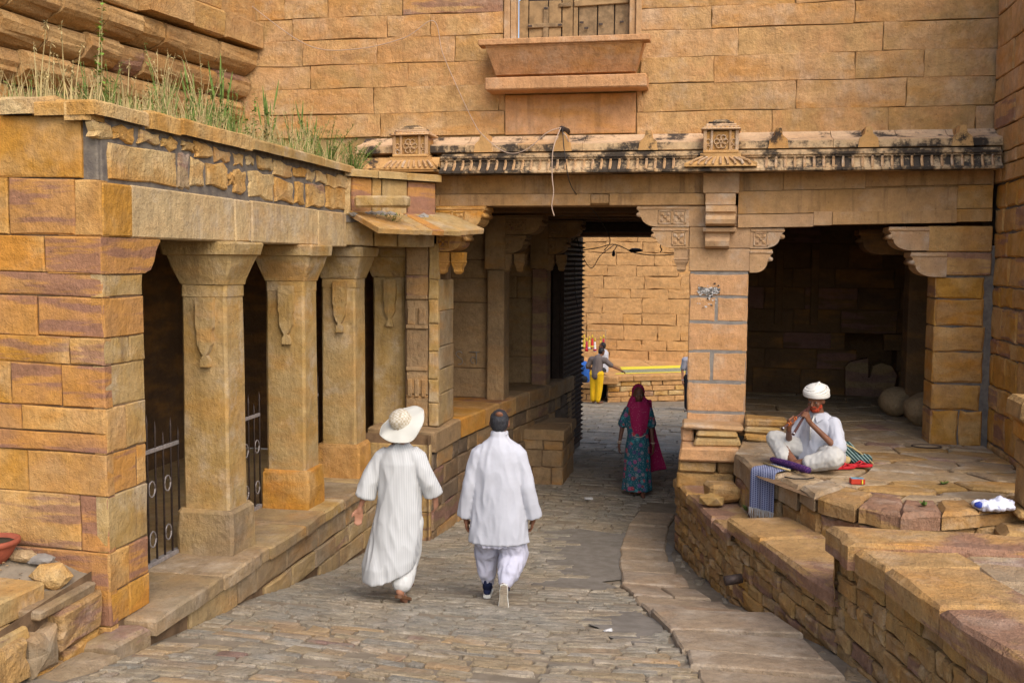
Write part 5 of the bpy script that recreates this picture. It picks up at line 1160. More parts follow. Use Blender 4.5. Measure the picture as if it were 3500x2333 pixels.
class Fig:
    def __init__(s, name, label, cat, loc, head, group=None, scale=1.):
        s.root = thing(name, label, cat, loc, group); s.T = Matrix.Translation(Vector(loc)) @ Matrix.Rotation(head, 4, 'Z') @ Matrix.Scale(scale, 4)
    def w(s, p): return s.T @ Vector(p)
    def blob(s, name, mat, prims, vox=.010, sm=4, fold=0, ff=(9, 9, 2.2), par=None, seed=0, ridge=0):
        bm = bmesh.new()
        for p in prims:
            V, F_ = p; vs = [bm.verts.new(v) for v in V]
            for f in F_: bm.faces.new([vs[i] for i in f])
        me = bpy.data.meshes.new('tmp'); bm.normal_update(); bm.to_mesh(me); bm.free()
        o = bpy.data.objects.new('tmp', me); COL.objects.link(o)
        m = o.modifiers.new('r', 'REMESH'); m.mode = 'VOXEL'; m.voxel_size = vox
        if sm: k = o.modifiers.new('s', 'SMOOTH'); k.iterations = sm; k.factor = .5
        dg = bpy.context.evaluated_depsgraph_get(); ev = o.evaluated_get(dg); m2 = bpy.data.meshes.new_from_object(ev)
        bpy.data.objects.remove(o); bpy.data.meshes.remove(me)
        vs = [v.co.copy() for v in m2.vertices]
        if fold:
            ns = [v.normal.copy() for v in m2.vertices]
            for i, v in enumerate(vs):
                q = Vector((v.x*ff[0]+seed, v.y*ff[1], v.z*ff[2]+seed*2)); n = noise.noise(q)
                n2 = 1-abs(noise.noise(q*1.7+Vector((7, 3, 1))))*2
                vs[i] = v+ns[i]*fold*(n*.8+ridge*n2)
        fs = [tuple(p.vertices) for p in m2.polygons]; bpy.data.meshes.remove(m2)
        return link(name, [s.T @ v for v in vs], fs, mat, par or s.root, True)
    def tube(s, name, mat, pts, r, seg=8, par=None): return tube(name, par or s.root, mat, [s.w(p) for p in pts], r, seg)
    def geo(s, name, mat, g, par=None, smooth=True): return link(name, [s.w(v) for v in g[0]], g[1], mat, par or s.root, smooth)
def cap(p0, r0, p1, r1, seg=10):
    p0, p1 = Vector(p0), Vector(p1); d = (p1-p0); L = d.length; d = d/max(L, 1e-6); pts = []; rs = []
    for a in (-.99, -.8, -.45): pts.append(p0+d*a*r0); rs.append(r0*sqrt(1-a*a))
    pts += [p0, p1]; rs += [r0, r1]
    for a in (.45, .8, .99): pts.append(p1+d*a*r1); rs.append(r1*sqrt(1-a*a))
    return tube_geo(pts, rs, seg)
def flat(pts, rs, seg=14): return tube_geo(pts, rs, seg)
def chain(pts, rs, seg=10): return [cap(pts[i], rs[i], pts[i+1], rs[i+1], seg) for i in range(len(pts)-1)]
def ell(c, r, rot=None, sub=2):
    bm = bmesh.new(); bmesh.ops.create_icosphere(bm, subdivisions=sub, radius=1)
    V = []
    for v in bm.verts:
        q = Vector((v.co.x*r[0], v.co.y*r[1], v.co.z*r[2]))
        if rot: q = rot @ q
        V.append(Vector(c)+q)
    F_ = [tuple(v.index for v in f.verts) for f in bm.faces]; bm.free(); return V, F_
def rings(R, seg=36, fn=None, zf=None):
    """R: list of (cx, cy, z, rx, ry)"""
    V = []; F_ = []
    for k, (cx, cy, z, rx, ry) in enumerate(R):
        for i in range(seg):
            a = 2*pi*i/seg; m = fn(a, z) if fn else 1.
            V.append(Vector((cx+rx*cos(a)*m, cy+ry*sin(a)*m, z+(zf(a, z) if zf else 0))))
    n = len(R)
    for k in range(n-1):
        for i in range(seg): F_.append((k*seg+i, k*seg+(i+1) % seg, (k+1)*seg+(i+1) % seg, (k+1)*seg+i))
    up = R[0][2] < R[-1][2]
    F_.append(tuple(range(seg))[::-1]); F_.append(tuple((n-1)*seg+i for i in range(seg)))
    return V, F_
def head(c, yaw_=0., tilt=0., s=1., nose=True):
    """skull, jaw, nose, brow and ears; faces +Y before turning"""
    R = Matrix.Rotation(yaw_, 3, 'Z') @ Matrix.Rotation(tilt, 3, 'X'); c = Vector(c)
    q = lambda p: c+R @ (Vector(p)*s)
    P = [ell(c+R @ Vector((0, -.005, .02))*s, (.080*s, .096*s, .098*s), R), ell(q((0, .028, -.055)), (.056*s, .062*s, .066*s), R), ell(q((0, .052, -.098)), (.030*s, .028*s, .022*s), R)]
    P += [cap(q((0, .092, .005)), .009*s, q((0, .110, -.032)), .015*s, 8), cap(q((-.035, .080, .018)), .013*s, q((.035, .080, .018)), .013*s, 8), cap(q((-.018, .092, -.064)), .009*s, q((.018, .092, -.064)), .009*s, 8)]
    for sx in (-1, 1):
        P += [ell(q((sx*.076, -.008, -.010)), (.012*s, .022*s, .034*s), R), ell(q((sx*.042, .062, -.03)), (.024*s, .022*s, .024*s), R)]
    return P, q
def hand(w, d, up, s=1., curl=.5, side=1):
    """palm, four fingers of different length and a thumb. w wrist, d direction, up = back of the hand"""
    w = Vector(w); d = Vector(d).normalized(); up = Vector(up); up = (up-d*up.dot(d)).normalized(); x = d.cross(up)*side
    P = [cap(w, .024*s, w+d*.03*s, .026*s, 8)]
    for k in range(4):
        o = (-.030+.020*k)*s; P.append(cap(w+d*.02*s+x*o*.6, .016*s, w+d*.085*s+x*o, .013*s, 8))
        L = (.062, .074, .070, .054)[k]*s; b = w+d*.088*s+x*o; a1 = curl*.7; a2 = curl*1.7
        m = b+(d*cos(a1)-up*sin(a1))*L*.5; e = m+(d*cos(a2)-up*sin(a2))*L*.55
        P += [cap(b, .0105*s, m, .0095*s, 7), cap(m, .0095*s, e, .0078*s, 7)]
    b = w+d*.028*s-x*.030*s; m = b+(d*.65-x*.6-up*.35)*.045*s; e = m+(d*.92-x*.15-up*.35)*.032*s
    P += [cap(b, .015*s, m, .0115*s, 7), cap(m, .0115*s, e, .009*s, 7)]
    return P
def eyes(fg, q, par):
    for sx in (-1, 1):
        fg.geo('eye', K['eye'], ell(q((sx*.032, .083, -.002)), (.012, .006, .005)), par); fg.geo('pupil', K['pupil'], ell(q((sx*.032, .089, -.002)), (.0055, .003, .0055), None, 1), par)

# --- man in white kurta, walking away
mn = Fig('person', 'balding man in long white kurta and baggy lilac trousers walking away down the lane', 'person', (-1.84, 8.90, ground(0, 8.90)), radians(4), None, 1.03)
P, q = head((.0, .02, 1.595), 0, -.08, 1.06)
hipL, hipR = (-.10, 0, .88), (.10, 0, .88)
lk, la = (-.12, .14, .48), (-.115, .14, .09)
rk, ra = (.10, .10, .47), (.075, -.17, .20)
P += [cap((0, .0, 1.36), .062, (0, .015, 1.54), .058), cap((0, .02, 1.56), .05, (0, .03, 1.52), .05)]
P += [cap((-.10, 0, 1.29), .085, (.10, 0, 1.29), .085), cap((0, 0, 1.25), .11, (0, 0, .95), .12), cap((-.06, 0, .90), .12, (.06, 0, .90), .12)]
P += chain([hipL, lk, la], [.085, .058, .042])+chain([hipR, rk, ra], [.085, .058, .042])
lw, rw_ = (-.30, .02, .745), (.30, .06, .76)
P += chain([(-.165, 0, 1.33), (-.25, -.03, 1.04), lw], [.046, .042, .028])+chain([(.165, 0, 1.33), (.25, -.02, 1.05), rw_], [.046, .042, .028])
P += hand((-.297, .025, .735), (.12, .10, -1), (-1, 0, 0), 1, .6, -1)+hand((.297, .065, .75), (-.12, .12, -1), (1, 0, 0), 1, .6)
body = mn.blob('body', K['brown'], P, .0085, 3)
hp, hq = head((0, .02, 1.60), 0, -.08)
def hairf(fg, c, tilt, mat, s=1.05, bald=False, yaw_=0.):
    R = Matrix.Rotation(yaw_, 3, 'Z') @ Matrix.Rotation(tilt, 3, 'X'); c = Vector(c)
    P = [ell(c+R @ Vector((0, -.024, .018)), (.083*s, .086*s, .100*s), R), ell(c+R @ Vector((0, -.045, -.018)), (.072*s, .056*s, .066*s), R)]
    return fg.blob('hair', mat, P, .008, 2, .005, (60, 60, 25))
hairf(mn, (0, .02, 1.595), -.08, K['grey'], 1.055)
mn.geo('bald_patch', K['brown'], ell((.006, -.062, 1.676), (.036, .020, .034), Matrix.Rotation(.7, 3, 'X')))
kf = lambda a, z: 1+.030*max(0, (1.0-z)/.5)*sin(a*5+z*3)+.012*sin(a*9+1)
G = [rings([(0, 0, .545, .265, .165), (.0, 0, .60, .258, .165), (.0, 0, .80, .238, .165), (0, 0, 1.0, .225, .16), (0, 0, 1.15, .225, .155), (0, 0, 1.27, .218, .14), (0, .0, 1.36, .195, .118), (0, 0, 1.415, .145, .098), (0, 0, 1.45, .098, .085), (0, .01, 1.475, .076, .076), (0, .01, 1.525, .070, .070)], 40, kf)]
for s_, zz in ((-1, .765), (1, .775)): G.append(flat([(s_*.12, 0, 1.36), (s_*.168, -.005, 1.31), (s_*.212, -.015, 1.20), (s_*.25, -.03, 1.05), (s_*.278, -.01, .90), (s_*.297, .03, zz)], [.066, .080, .072, .066, .068, .078]))
mn.blob('kurta', K['white'], G, .010, 2, .012, (8, 8, 2.8), seed=1, ridge=.65)
mn.tube('collar', K['white'], [(cos(a)*.066, .012+sin(a)*.066, 1.505+.012*sin(a)) for a in [2*pi*k/20 for k in range(21)]], .013, 6)
tr = [rings([(-.0, 0, .98, .15, .11), (0, 0, .80, .17, .12), (0, 0, .62, .20, .13), (-.005, .0, .52, .21, .15)], 32)]
tr += chain([(-.10, .02, .56), (-.125, .12, .40), (-.12, .13, .22), (-.115, .14, .14)], [.115, .105, .08, .052])+chain([(.10, .02, .56), (.125, .06, .42), (.10, -.06, .30), (.085, -.13, .23)], [.125, .125, .10, .06])
mn.blob('trousers', K['lilac'], tr, .011, 2, .022, (13, 13, 4.5), seed=5, ridge=.5)
def shoe(fg, heel, toe, up, mat, solem, par=None, L=.27, treadm=None):
    heel, toe, up = Vector(heel), Vector(toe), Vector(up); d = (toe-heel).normalized(); up = (up-d*up.dot(d)).normalized(); x = d.cross(up)
    out = [(-.030, .0), (-.036, .05), (-.034, .10), (-.044, .17), (-.044, .21), (-.030, .255), (0, .27), (.028, .255), (.042, .21), (.044, .17), (.034, .10), (.036, .05), (.030, 0), (.0, -.012)]
    n = len(out); V = []
    for h, k in ((0, .97), (.006, 1.03), (.022, 1.03), (.026, .98)):
        for a, b in out: V.append(heel+x*a*k+d*b*(L/.27)*(.99 if k < 1 else 1.01)+up*h)
    F_ = [(r*n+i, r*n+(i+1) % n, (r+1)*n+(i+1) % n, (r+1)*n+i) for r in range(3) for i in range(n)]+[tuple(range(n))[::-1], tuple(range(3*n, 4*n))]
    s = fg.geo('shoe_sole', solem, (V, F_), par, False)
    V2 = [heel+x*a*.90+d*(b*.96+.006)*(L/.27)-up*.002 for a, b in out]
    if treadm:
        fg.geo('tread', treadm, (V2, [tuple(range(n))]), s, False)
        for t in range(9):
            c = heel+d*(.165+.012*t if t > 3 else .02+.018*t)*(L/.27)-up*.004; fg.tube('groove', K['leather'], [c-x*.028, c+x*.028], .0016, 4, s)
    if mat:
        g = [cap(heel+d*.035+up*.05, .036, heel+d*.12+up*.045, .036), cap(heel+d*.12+up*.045, .037, heel+d*.215+up*.034, .030), cap(heel+d*.04+up*.05, .036, heel+d*.05+up*.095, .040)]
        fg.blob('shoe', mat, g, .008, 3)
    return s
shoe(mn, (-.115, .09, .0), (-.135, .36, .0), (0, 0, 1), K['navy'], K['sole'])
shoe(mn, (.075, -.215, .225), (.075, -.225, -.02), (0, 1, .1), K['navy'], K['sole'], treadm=K['tread'])
mn.tube('sock', K['navy'], [(-.115, .13, .08), (-.115, .13, .19)], .047, 10); mn.tube('sock', K['navy'], [(.075, -.16, .16), (.08, -.12, .27)], .047, 10)

# --- woman in the wide straw hat
wm = Fig('person', 'woman in wide straw hat and striped long tunic walking away down the lane', 'person', (-2.66, 8.55, ground(0, 8.55)), radians(-2), None, 1.05)
P, q = head((.02, .03, 1.51), 0, -.1, .95)
P += [cap((0, 0, 1.30), .05, (.02, .02, 1.45), .046), cap((-.08, 0, 1.22), .075, (.08, 0, 1.22), .075), cap((0, 0, 1.2), .10, (0, 0, .95), .10), cap((-.06, 0, .86), .11, (.06, 0, .86), .11)]
P += chain([(-.09, 0, .84), (-.06, .22, .46), (-.07, .30, .08)], [.08, .052, .036])+chain([(.09, 0, .84), (.06, .06, .44), (.04, -.12, .14)], [.08, .052, .036])
P += chain([(.04, -.12, .13), (.045, -.02, .03)], [.036, .034])+chain([(-.07, .29, .05), (-.07, .42, .02)], [.036, .03])
lw = (-.325, -.06, .83); P += chain([(-.14, 0, 1.24), (-.25, -.05, 1.02), lw], [.04, .036, .023])
rw2 = (.275, .10, .90); P += chain([(.14, 0, 1.24), (.245, .0, 1.04), rw2], [.04, .036, .024])
P += hand((-.335, -.065, .805), (-.10, -.05, -1), (-.35, 1, 0), .92, .25)+hand((.277, .105, .885), (.02, .25, -1), (1, -.2, 0), .92, .55)
wm.blob('body', K['skin'], P, .0085, 3)
sw = lambda a, z: 1+.035*max(0, (.9-z)/.6)*sin(a*4+2+z*3)+.012*sin(a*9)
G = [rings([(-.095, -.03, .225, .225, .205), (-.085, -.02, .34, .24, .21), (-.05, 0, .5, .23, .195), (-.02, 0, .7, .205, .17), (0, 0, .9, .182, .15), (0, 0, 1.05, .175, .14), (0, 0, 1.2, .178, .13), (0, 0, 1.29, .155, .10), (.005, 0, 1.335, .09, .075), (.01, .005, 1.36, .066, .064)], 40, sw, lambda a, z: max(0, (.7-z)/.46)*(.10*max(0, cos(a))+.05*max(0, cos(a-.9))-.03))]
G.append(flat([(-.10, 0, 1.285), (-.155, 0, 1.235), (-.21, -.03, 1.12), (-.255, -.05, 1.02), (-.292, -.055, .905)], [.058, .074, .070, .074, .086])); G.append(flat([(.10, 0, 1.285), (.155, 0, 1.235), (.212, -.01, 1.12), (.242, .01, 1.04), (.268, .07, .93)], [.058, .074, .068, .070, .078]))
wm.blob('tunic', K['stripe'], G, .010, 2, .014, (8, 8, 2.8), seed=9, ridge=.65)
wm.blob('trousers', K['linen'], chain([(.09, 0, .7), (.07, .05, .44), (.045, -.07, .20)], [.11, .098, .092])+chain([(-.09, 0, .7), (-.06, .20, .46), (-.07, .27, .14)], [.11, .10, .095]), .011, 2, .012, (12, 12, 4), seed=3, ridge=.4)
def sandal(fg, heel, toe, up):
    s = shoe(fg, heel, toe, up, None, K['leather'], L=.24); h = Vector(heel); d = (Vector(toe)-h).normalized(); u = Vector(up).normalized()
    x = d.cross(u); c = h+d*.045+u*.03
    fg.tube('strap', K['silver'], [c-x*.038, c-x*.03+u*.05, c+u*.062-d*.02, c+x*.03+u*.05, c+x*.038], .006, 6, s)
sandal(wm, (.035, -.155, .085), (.055, .06, -.005), (0, .4, 1)); sandal(wm, (-.07, .26, .0), (-.07, .49, .0), (0, 0, 1))
# hat: crown and floppy brim tipped back
HR = Matrix.Rotation(radians(-2), 3, 'Z') @ Matrix.Rotation(radians(16), 3, 'Y').inverted() @ Matrix.Rotation(radians(37), 3, 'X'); hc = Vector((.015, -.01, 1.545))
V = []; F_ = []; nb, ns = 9, 56
for k in range(nb+1):
    r = .088+(.205-.088)*k/nb
    for i in range(ns):
        a = 2*pi*i/ns; wv = (.022*sin(2*a+.6)+.014*sin(3*a+2)+.006*sin(7*a))*(k/nb)**1.5-.03*(k/nb)**2+.016*(k == nb)*0
        V.append(hc+HR @ Vector((r*cos(a), r*sin(a), wv+.0012*(k % 2))))
for k in range(nb):
    for i in range(ns): F_.append((k*ns+i, k*ns+(i+1) % ns, (k+1)*ns+(i+1) % ns, (k+1)*ns+i))
n0 = len(V); V2 = [v-HR @ Vector((0, 0, .005)) for v in V]; F2 = [tuple(i+n0 for i in f)[::-1] for f in F_]
F3 = [(nb*ns+i, nb*ns+(i+1) % ns, n0+nb*ns+(i+1) % ns, n0+nb*ns+i) for i in range(ns)]
brim = wm.geo('hat_brim', K['hat'], (V+V2, F_+F2+F3))
V = []; F_ = []; prof = [(.094, -.012), (.094, .02), (.090, .055), (.078, .078), (.05, .092), (.02, .097), (.001, .098)]
for r, z in prof:
    for i in range(32): a = 2*pi*i/32; V.append(hc+HR @ Vector((r*cos(a), r*sin(a), z)))
for k in range(len(prof)-1):
    for i in range(32): F_.append((k*32+i, k*32+(i+1) % 32, (k+1)*32+(i+1) % 32, (k+1)*32+i))
wm.geo('hat_crown', K['straw'], (V, F_))
rim_ = [hc+HR @ Vector((.205*cos(a), .205*sin(a), .022*sin(2*a+.6)+.014*sin(3*a+2)+.006*sin(7*a)-.03)) for a in [2*pi*i/56 for i in range(57)]]
wm.tube('hat_edge', K['hat'], rim_, .005, 5, brim)
wm.blob('hair', K['leather'], [ell((.02, -.02, 1.48), (.075, .07, .10)), cap((-.03, -.05, 1.42), .03, (-.045, -.055, 1.36), .012)], .008, 2, .004, (50, 50, 15))

# --- woman in the crimson veil, walking up
sr = Fig('person', 'woman in crimson veil and teal floral dress walking up through the gateway', 'person', (-1.05, 15.45, ground(0, 15.45)), radians(180+8), None, 1.03)
P, q = head((0, .03, 1.50), .12, -.06, .96)
P += [cap((0, 0, 1.28), .05, (0, .02, 1.43), .045), cap((-.09, 0, 1.22), .09, (.09, 0, 1.22), .09), cap((0, 0, 1.2), .12, (0, 0, .9), .12)]
P += chain([(-.08, 0, .84), (-.07, .06, .46), (-.07, .12, .07)], [.08, .052, .036])+chain([(.08, 0, .84), (.07, .02, .45), (.06, -.12, .10)], [.08, .052, .036])
P += chain([(-.07, .12, .05), (-.08, .25, .025)], [.035, .03])+chain([(.06, -.12, .08), (.07, -.0, .02)], [.035, .03])
P += chain([(-.17, 0, 1.26), (-.20, -.02, .99), (-.22, .10, .76)], [.045, .036, .023])+chain([(.17, 0, 1.26), (.225, -.03, .99), (.27, .02, .75)], [.045, .036, .023])
P += hand((-.222, .105, .745), (-.02, .15, -1), (-1, 0, 0), .9, .6, -1)+hand((.272, .022, .735), (.0, .12, -1), (1, 0, 0), .9, .6)
sb = sr.blob('body', K['dark'], P, .0085, 3); eyes(sr, q, sb)
sk_ = lambda a, z: 1+.07*max(0, (.85-z)/.8)*sin(a*9+z*2)+.02*sin(a*5)
G = [rings([(-.0, .0, .075, .215, .20), (0, .0, .25, .20, .185), (0, 0, .5, .19, .165), (0, 0, .72, .178, .145), (0, 0, .9, .155, .13), (0, 0, 1.05, .162, .13), (0, .0, 1.16, .168, .13), (0, 0, 1.26, .15, .10), (0, 0, 1.31, .085, .07), (0, .0, 1.33, .06, .06)], 44, sk_)]
G += chain([(-.15, 0, 1.25), (-.195, -.02, 1.06)], [.068, .075])+chain([(.15, 0, 1.25), (.215, -.025, 1.06)], [.068, .075])
sr.blob('dress', K['floral'], G, .011, 3, .010, (9, 9, 2.5), seed=2, ridge=.4)
# veil: an open sheet from the head over one shoulder and across the chest
V = []; F_ = []
def sheet(cols, name, mat, fg, thick=.006, par=None):
    n = len(cols[0]); V = [Vector(p) for c in cols for p in c]; F_ = [(i*n+j, i*n+j+1, (i+1)*n+j+1, (i+1)*n+j) for i in range(len(cols)-1) for j in range(n-1)]
    o = fg.geo(name, mat, (V, F_), par)
    m = o.modifiers.new('thickness', 'SOLIDIFY'); m.thickness = thick; m2 = o.modifiers.new('sub', 'SUBSURF'); m2.levels = 1; m2.render_levels = 1; return o
VR = Matrix.Rotation(.12, 3, 'Z')
sr.blob('veil', K['veil'], [ell((0, -.036, 1.53), (.098, .108, .118), VR), ell((0, -.045, 1.44), (.105, .085, .12), VR), cap((-.075, -.02, 1.40), .06, (-.135, -.01, 1.27), .06), cap((.075, -.02, 1.40), .06, (.13, -.01, 1.27), .055), cap((-.08, -.06, 1.33), .07, (.08, -.06, 1.33), .07)], .009, 3, .006, (14, 14, 6), ridge=.4)
cols = []
for i in range(13):                       # drape on the chest
    u = i/12; row = []
    for j in range(13):
        v = j/12; w_ = .15*(1-.55*v**1.5)*(1 if v > .1 else .8)
        x = -.02+(-1+2*u)*w_+.05*v*(u-.3); z = 1.40-.49*v-.03*sin(u*pi)*v; y = .125+.035*sin(v*pi)-.30*(u-.5)**2*(1-.4*v)+.006*sin(u*14+v*3)
        row.append((x, y, z))
    cols.append(row)
cv = sheet(cols, 'veil_front', K['veil'], sr)
cols = []
for i in range(9):
    u = i/8; row = []
    for j in range(16):
        v = j/15; x = -.04-.17*u-.22*v**1.6*(u+.15); z = 1.40-1.16*v+.10*u*v; y = -.13-.09*v-.05*sin(u*3)+.02*sin(u*9+v*5)
        row.append((x, y, z))
    cols.append(row)
sheet(cols, 'veil_tail', K['veil'], sr)
edge_ = [(x, y+.006, z) for x, y, z in [c[-1] for c in [[(-.02+(-1+2*i/12)*.15*(1-.55)+.05*(i/12-.3), .125-.30*(i/12-.5)**2*.6+.012, 1.40-.49-.03*sin(i/12*pi)) for i in [k]] for k in range(13)]]]
sr.tube('veil_trim', K['bang'], edge_, .006, 5)
for (x, y, z) in ((-.217, .09, .79), (.266, .015, .78), (.262, .012, .80)): sr.tube('bangle', K['bang'], [(x+cos(a)*.03, y+sin(a)*.03, z) for a in [2*pi*k/12 for k in range(13)]], .006, 5)

# --- flute player
fp = Fig('person', 'flute player in white turban and shirt sitting cross legged on the platform', 'person', (1.12, 10.83, .90), radians(143))
P, q = head((0, .075, .70), .12, -.20)
P += [cap((0, 0, .52), .055, (0, .05, .63), .05), cap((-.10, 0, .44), .075, (.10, 0, .44), .075), cap((0, 0, .42), .11, (0, -.02, .15), .12), cap((-.08, 0, .12), .12, (.08, 0, .12), .12)]
P += chain([(.10, .03, .13), (.36, .24, .26), (.05, .34, .06)], [.09, .062, .042])+chain([(-.10, .03, .13), (-.33, .27, .17), (.03, .36, .07)], [.09, .062, .042])
P += chain([(.05, .34, .055), (-.10, .37, .035)], [.04, .028])+chain([(.0, .38, .07), (.15, .36, .05)], [.04, .028])
m0 = Vector((0, .185, .645))
eA, eB = Vector((.075, .56, .44)), Vector((-.045, .55, .40))
pA = lambda t: m0.lerp(eA, t); pB = lambda t: m0.lerp(eB, t)
hr, hl = pA(.66), pB(.36)
rwp = hr+Vector((.045, -.02, -.095)); lwp = hl+Vector((-.05, -.05, -.075))
P += chain([(.15, 0, .43), (.27, .13, .235), tuple(rwp)], [.048, .038, .026])+chain([(-.15, 0, .43), (-.29, .10, .22), tuple(lwp)], [.048, .038, .026])
def grip(w, c, ax, out, s=1.):
    """fingers laid over a pipe: w wrist, c point on the pipe, ax pipe direction, out = side the back of the hand faces"""
    w, c = Vector(w), Vector(c); ax = Vector(ax).normalized(); out = Vector(out); out = (out-ax*out.dot(ax)).normalized(); sd = ax.cross(out)
    P = [cap(w, .026, w.lerp(c, .45)+out*.012, .028, 8)]
    for k in range(4):
        o = ax*(-.033+.022*k); kn = c+o+out*.034-sd*.020; m = c+o+out*.026+sd*.012; e = c+o+out*.002+sd*.028
        P += [cap(w.lerp(c, .42)+o*.7+out*.016, .016, kn, .012, 7), cap(kn, .011, m, .0095, 7), cap(m, .0095, e, .008, 7)]
    b = w.lerp(c, .4)-ax*.03; P += [cap(b, .015, c-out*.022-ax*.012, .011, 7), cap(c-out*.022-ax*.012, .011, c-out*.016+ax*.02+sd*.006, .009, 7)]
    return P
P += grip(rwp, hr, eA-m0, (.4, .5, .7))+grip(lwp, hl, eB-m0, (-.5, .4, .75))
fb_ = fp.blob('body', K['brown'], P, .0075, 3); eyes(fp, q, fb_)
fp.blob('beard', K['henna'], [ell(q((0, .045, -.092)), (.052, .050, .034)), ell(q((.045, .02, -.062)), (.020, .040, .034)), ell(q((-.045, .02, -.062)), (.020, .040, .034)), cap(q((-.035, .090, -.052)), .011, q((.035, .090, -.052)), .011)], .007, 1, .005, (60, 60, 60))
R = Matrix.Rotation(.12, 3, 'Z') @ Matrix.Rotation(-.14, 3, 'X')
tb = fp.blob('turban', K['turban'], [ell(q((0, -.012, .086)), (.116, .134, .062), R), ell(q((0, -.018, .118)), (.100, .114, .052), R), ell(q((.0, -.095, .03)), (.07, .04, .06), R)], .008, 2, .004, (20, 20, 45), ridge=.5)
for k in range(8):
    ph = .6+k*.55; pts = []
    for i in range(33):
        a = 2*pi*i/32; zz = .048+.0155*k+.020*sin(a+ph); e = sqrt(max(.08, 1-((zz-.086)/.070)**2)) if zz > .086 else 1
        pts.append(q((.118*e*cos(a), -.012+.136*e*sin(a), zz)))
    fp.tube('turban_fold', K['turban'], pts, .0125, 6, tb)
G = [rings([(0, .0, .02, .225, .20), (0, 0, .10, .22, .185), (0, 0, .24, .205, .165), (0, -.01, .38, .215, .15), (0, -.01, .47, .20, .125), (0, 0, .53, .12, .09), (0, .015, .565, .075, .075)], 40, lambda a, z: 1+.03*sin(a*7+z*9))]
G += chain([(.165, 0, .465), (.26, .12, .26), (.262, .14, .25)], [.072, .078, .07])+chain([(-.165, 0, .465), (-.282, .09, .25), (-.284, .11, .245)], [.072, .08, .07])
G += [cap((-.13, -.12, .10), .10, (.10, -.13, .06), .09)]
fp.blob('shirt', K['white'], G, .010, 3, .012, (11, 11, 5), seed=4, ridge=.5)
for sx in (-1, 1): fp.geo('collar', K['white'], ([Vector(p) for p in ((sx*.015, .098, .545), (sx*.085, .045, .575), (sx*.105, .075, .525), (sx*.05, .135, .475), (sx*.014, .11, .53))], [(0, 1, 2, 3, 4)]))
fp.tube('placket', K['linen'], [(0, .10, .54), (0, .165, .44), (0, .172, .30)], .010, 6)
fp.blob('trousers', K['offw'], [cap((-.06, 0, .11), .15, (.06, 0, .11), .15)]+chain([(.10, .03, .14), (.36, .24, .265), (.20, .32, .12)], [.12, .092, .078])+chain([(-.10, .03, .14), (-.33, .27, .17), (-.13, .35, .10)], [.125, .108, .085]), .010, 3, .012, (12, 12, 8), seed=8, ridge=.5)
for (e, nm) in ((eA, 'left'), (eB, 'right')):
    f_ = tag(tube('flute', None, K['fluted'], [fp.w(m0), fp.w(m0.lerp(e, .5)), fp.w(m0.lerp(e, .93)), fp.w(e)], [.009, .0125, .0135, .0155], 10), 'dark wooden flute held in both hands, the %s' % ('longer upper one of the pair' if nm == 'left' else 'lower one with a silver tip'), 'flute', 'pair of flutes')
    d = fp.w(e)-fp.w(m0)
    tube('ferrule', f_, K['silver'], [fp.w(m0)+d*.955, fp.w(m0)+d*.985], .0165, 10)
for t in (.54, .60, .74, .80): fp.tube('ring', K['amber'], [pA(t)+Vector((cos(a)*.017, 0, sin(a)*.017)) for a in [2*pi*k/10 for k in range(11)]], .005, 5)

# --- things round the flute player
cols = []
A_ = Vector((.44, 10.52, 0)); U_ = Vector((.27, -.25, 0)).normalized(); I_ = Vector((.68, .73, 0)).normalized()   # rim direction and inwards
for i in range(15):
    u = i/14; row = []
    for j in range(24):
        v = j/23; L = -.62+v*1.05
        b = A_+U_*(.015+.31*u)
        if L < 0: p = b-I_*L+Vector((0, 0, .938+.004*sin(u*17+v*11)))
        else:
            k = min(1, L/.05); p = b-I_*(.012+.025*k+.012*sin(u*15)*min(1, L*4))+Vector((.02*L*(u-.5), 0, .938-max(0, L-.012)+.0))
        row.append(p)
    cols.append(row)
class W0:                                  # world frame for sheets that belong to no figure
    root = None
    @staticmethod
    def geo(name, mat, g, par=None, smooth=True): return link(name, g[0], g[1], mat, par, smooth)
o = sheet(cols, 'scarf', K['check'], W0, .008); tag(o, 'blue and white checked scarf hanging over the platform edge', 'scarf')
V = []; F_ = []
for k in range(34):
    u = k/33; b = cols[min(14, int(u*14))][-1].lerp(cols[min(14, int(u*14)+1)][-1], u*14-int(u*14)) if int(u*14) < 14 else cols[14][-1]
    tube_geo([b+Vector((0, 0, .01)), b+Vector((rj(.01), rj(.008), -.04)), b+Vector((rj(.02), rj(.012), -.08-.03*random.random()))], [.003, .0025, .0012], 4, V, F_)
fr_ = link('fringe', V, F_, K['linen'], o)
bgp = [Vector((.66, 10.72, .972)), Vector((.80, 10.52, .975)), Vector((.96, 10.30, .965))]
o = tag(tube('rolled_bag', None, K['purple'], [bgp[0]-Vector((.02, -.02, 0))]+bgp+[bgp[2]+Vector((.02, -.025, 0))], [.02, .030, .035, .035, .030], 12), 'rolled purple embroidered flute bag lying before the seated player', 'bag')
tag(tube('reed_pipe', None, M['straw'], [(.56, 10.62, .953), (.80, 10.30, .953)], .010, 8), 'thin pale reed pipe lying on the checked scarf', 'pipe')
tag(tube('strap', None, K['black'], [(.74, 10.16, .915), (.82, 10.10, .914), (.95, 10.12, .914), (1.02, 10.2, .914)], .007, 5), 'black strap end lying on the platform rim', 'strap')
bg_ = thing('cloth_bundle', 'dark green striped cloth bundle slumped behind the flute player', 'bundle', (1.42, 11.05, .9))
class BF(Fig):
    def __init__(s): s.root = bg_; s.T = Matrix.Translation(Vector((1.42, 11.05, .9)))
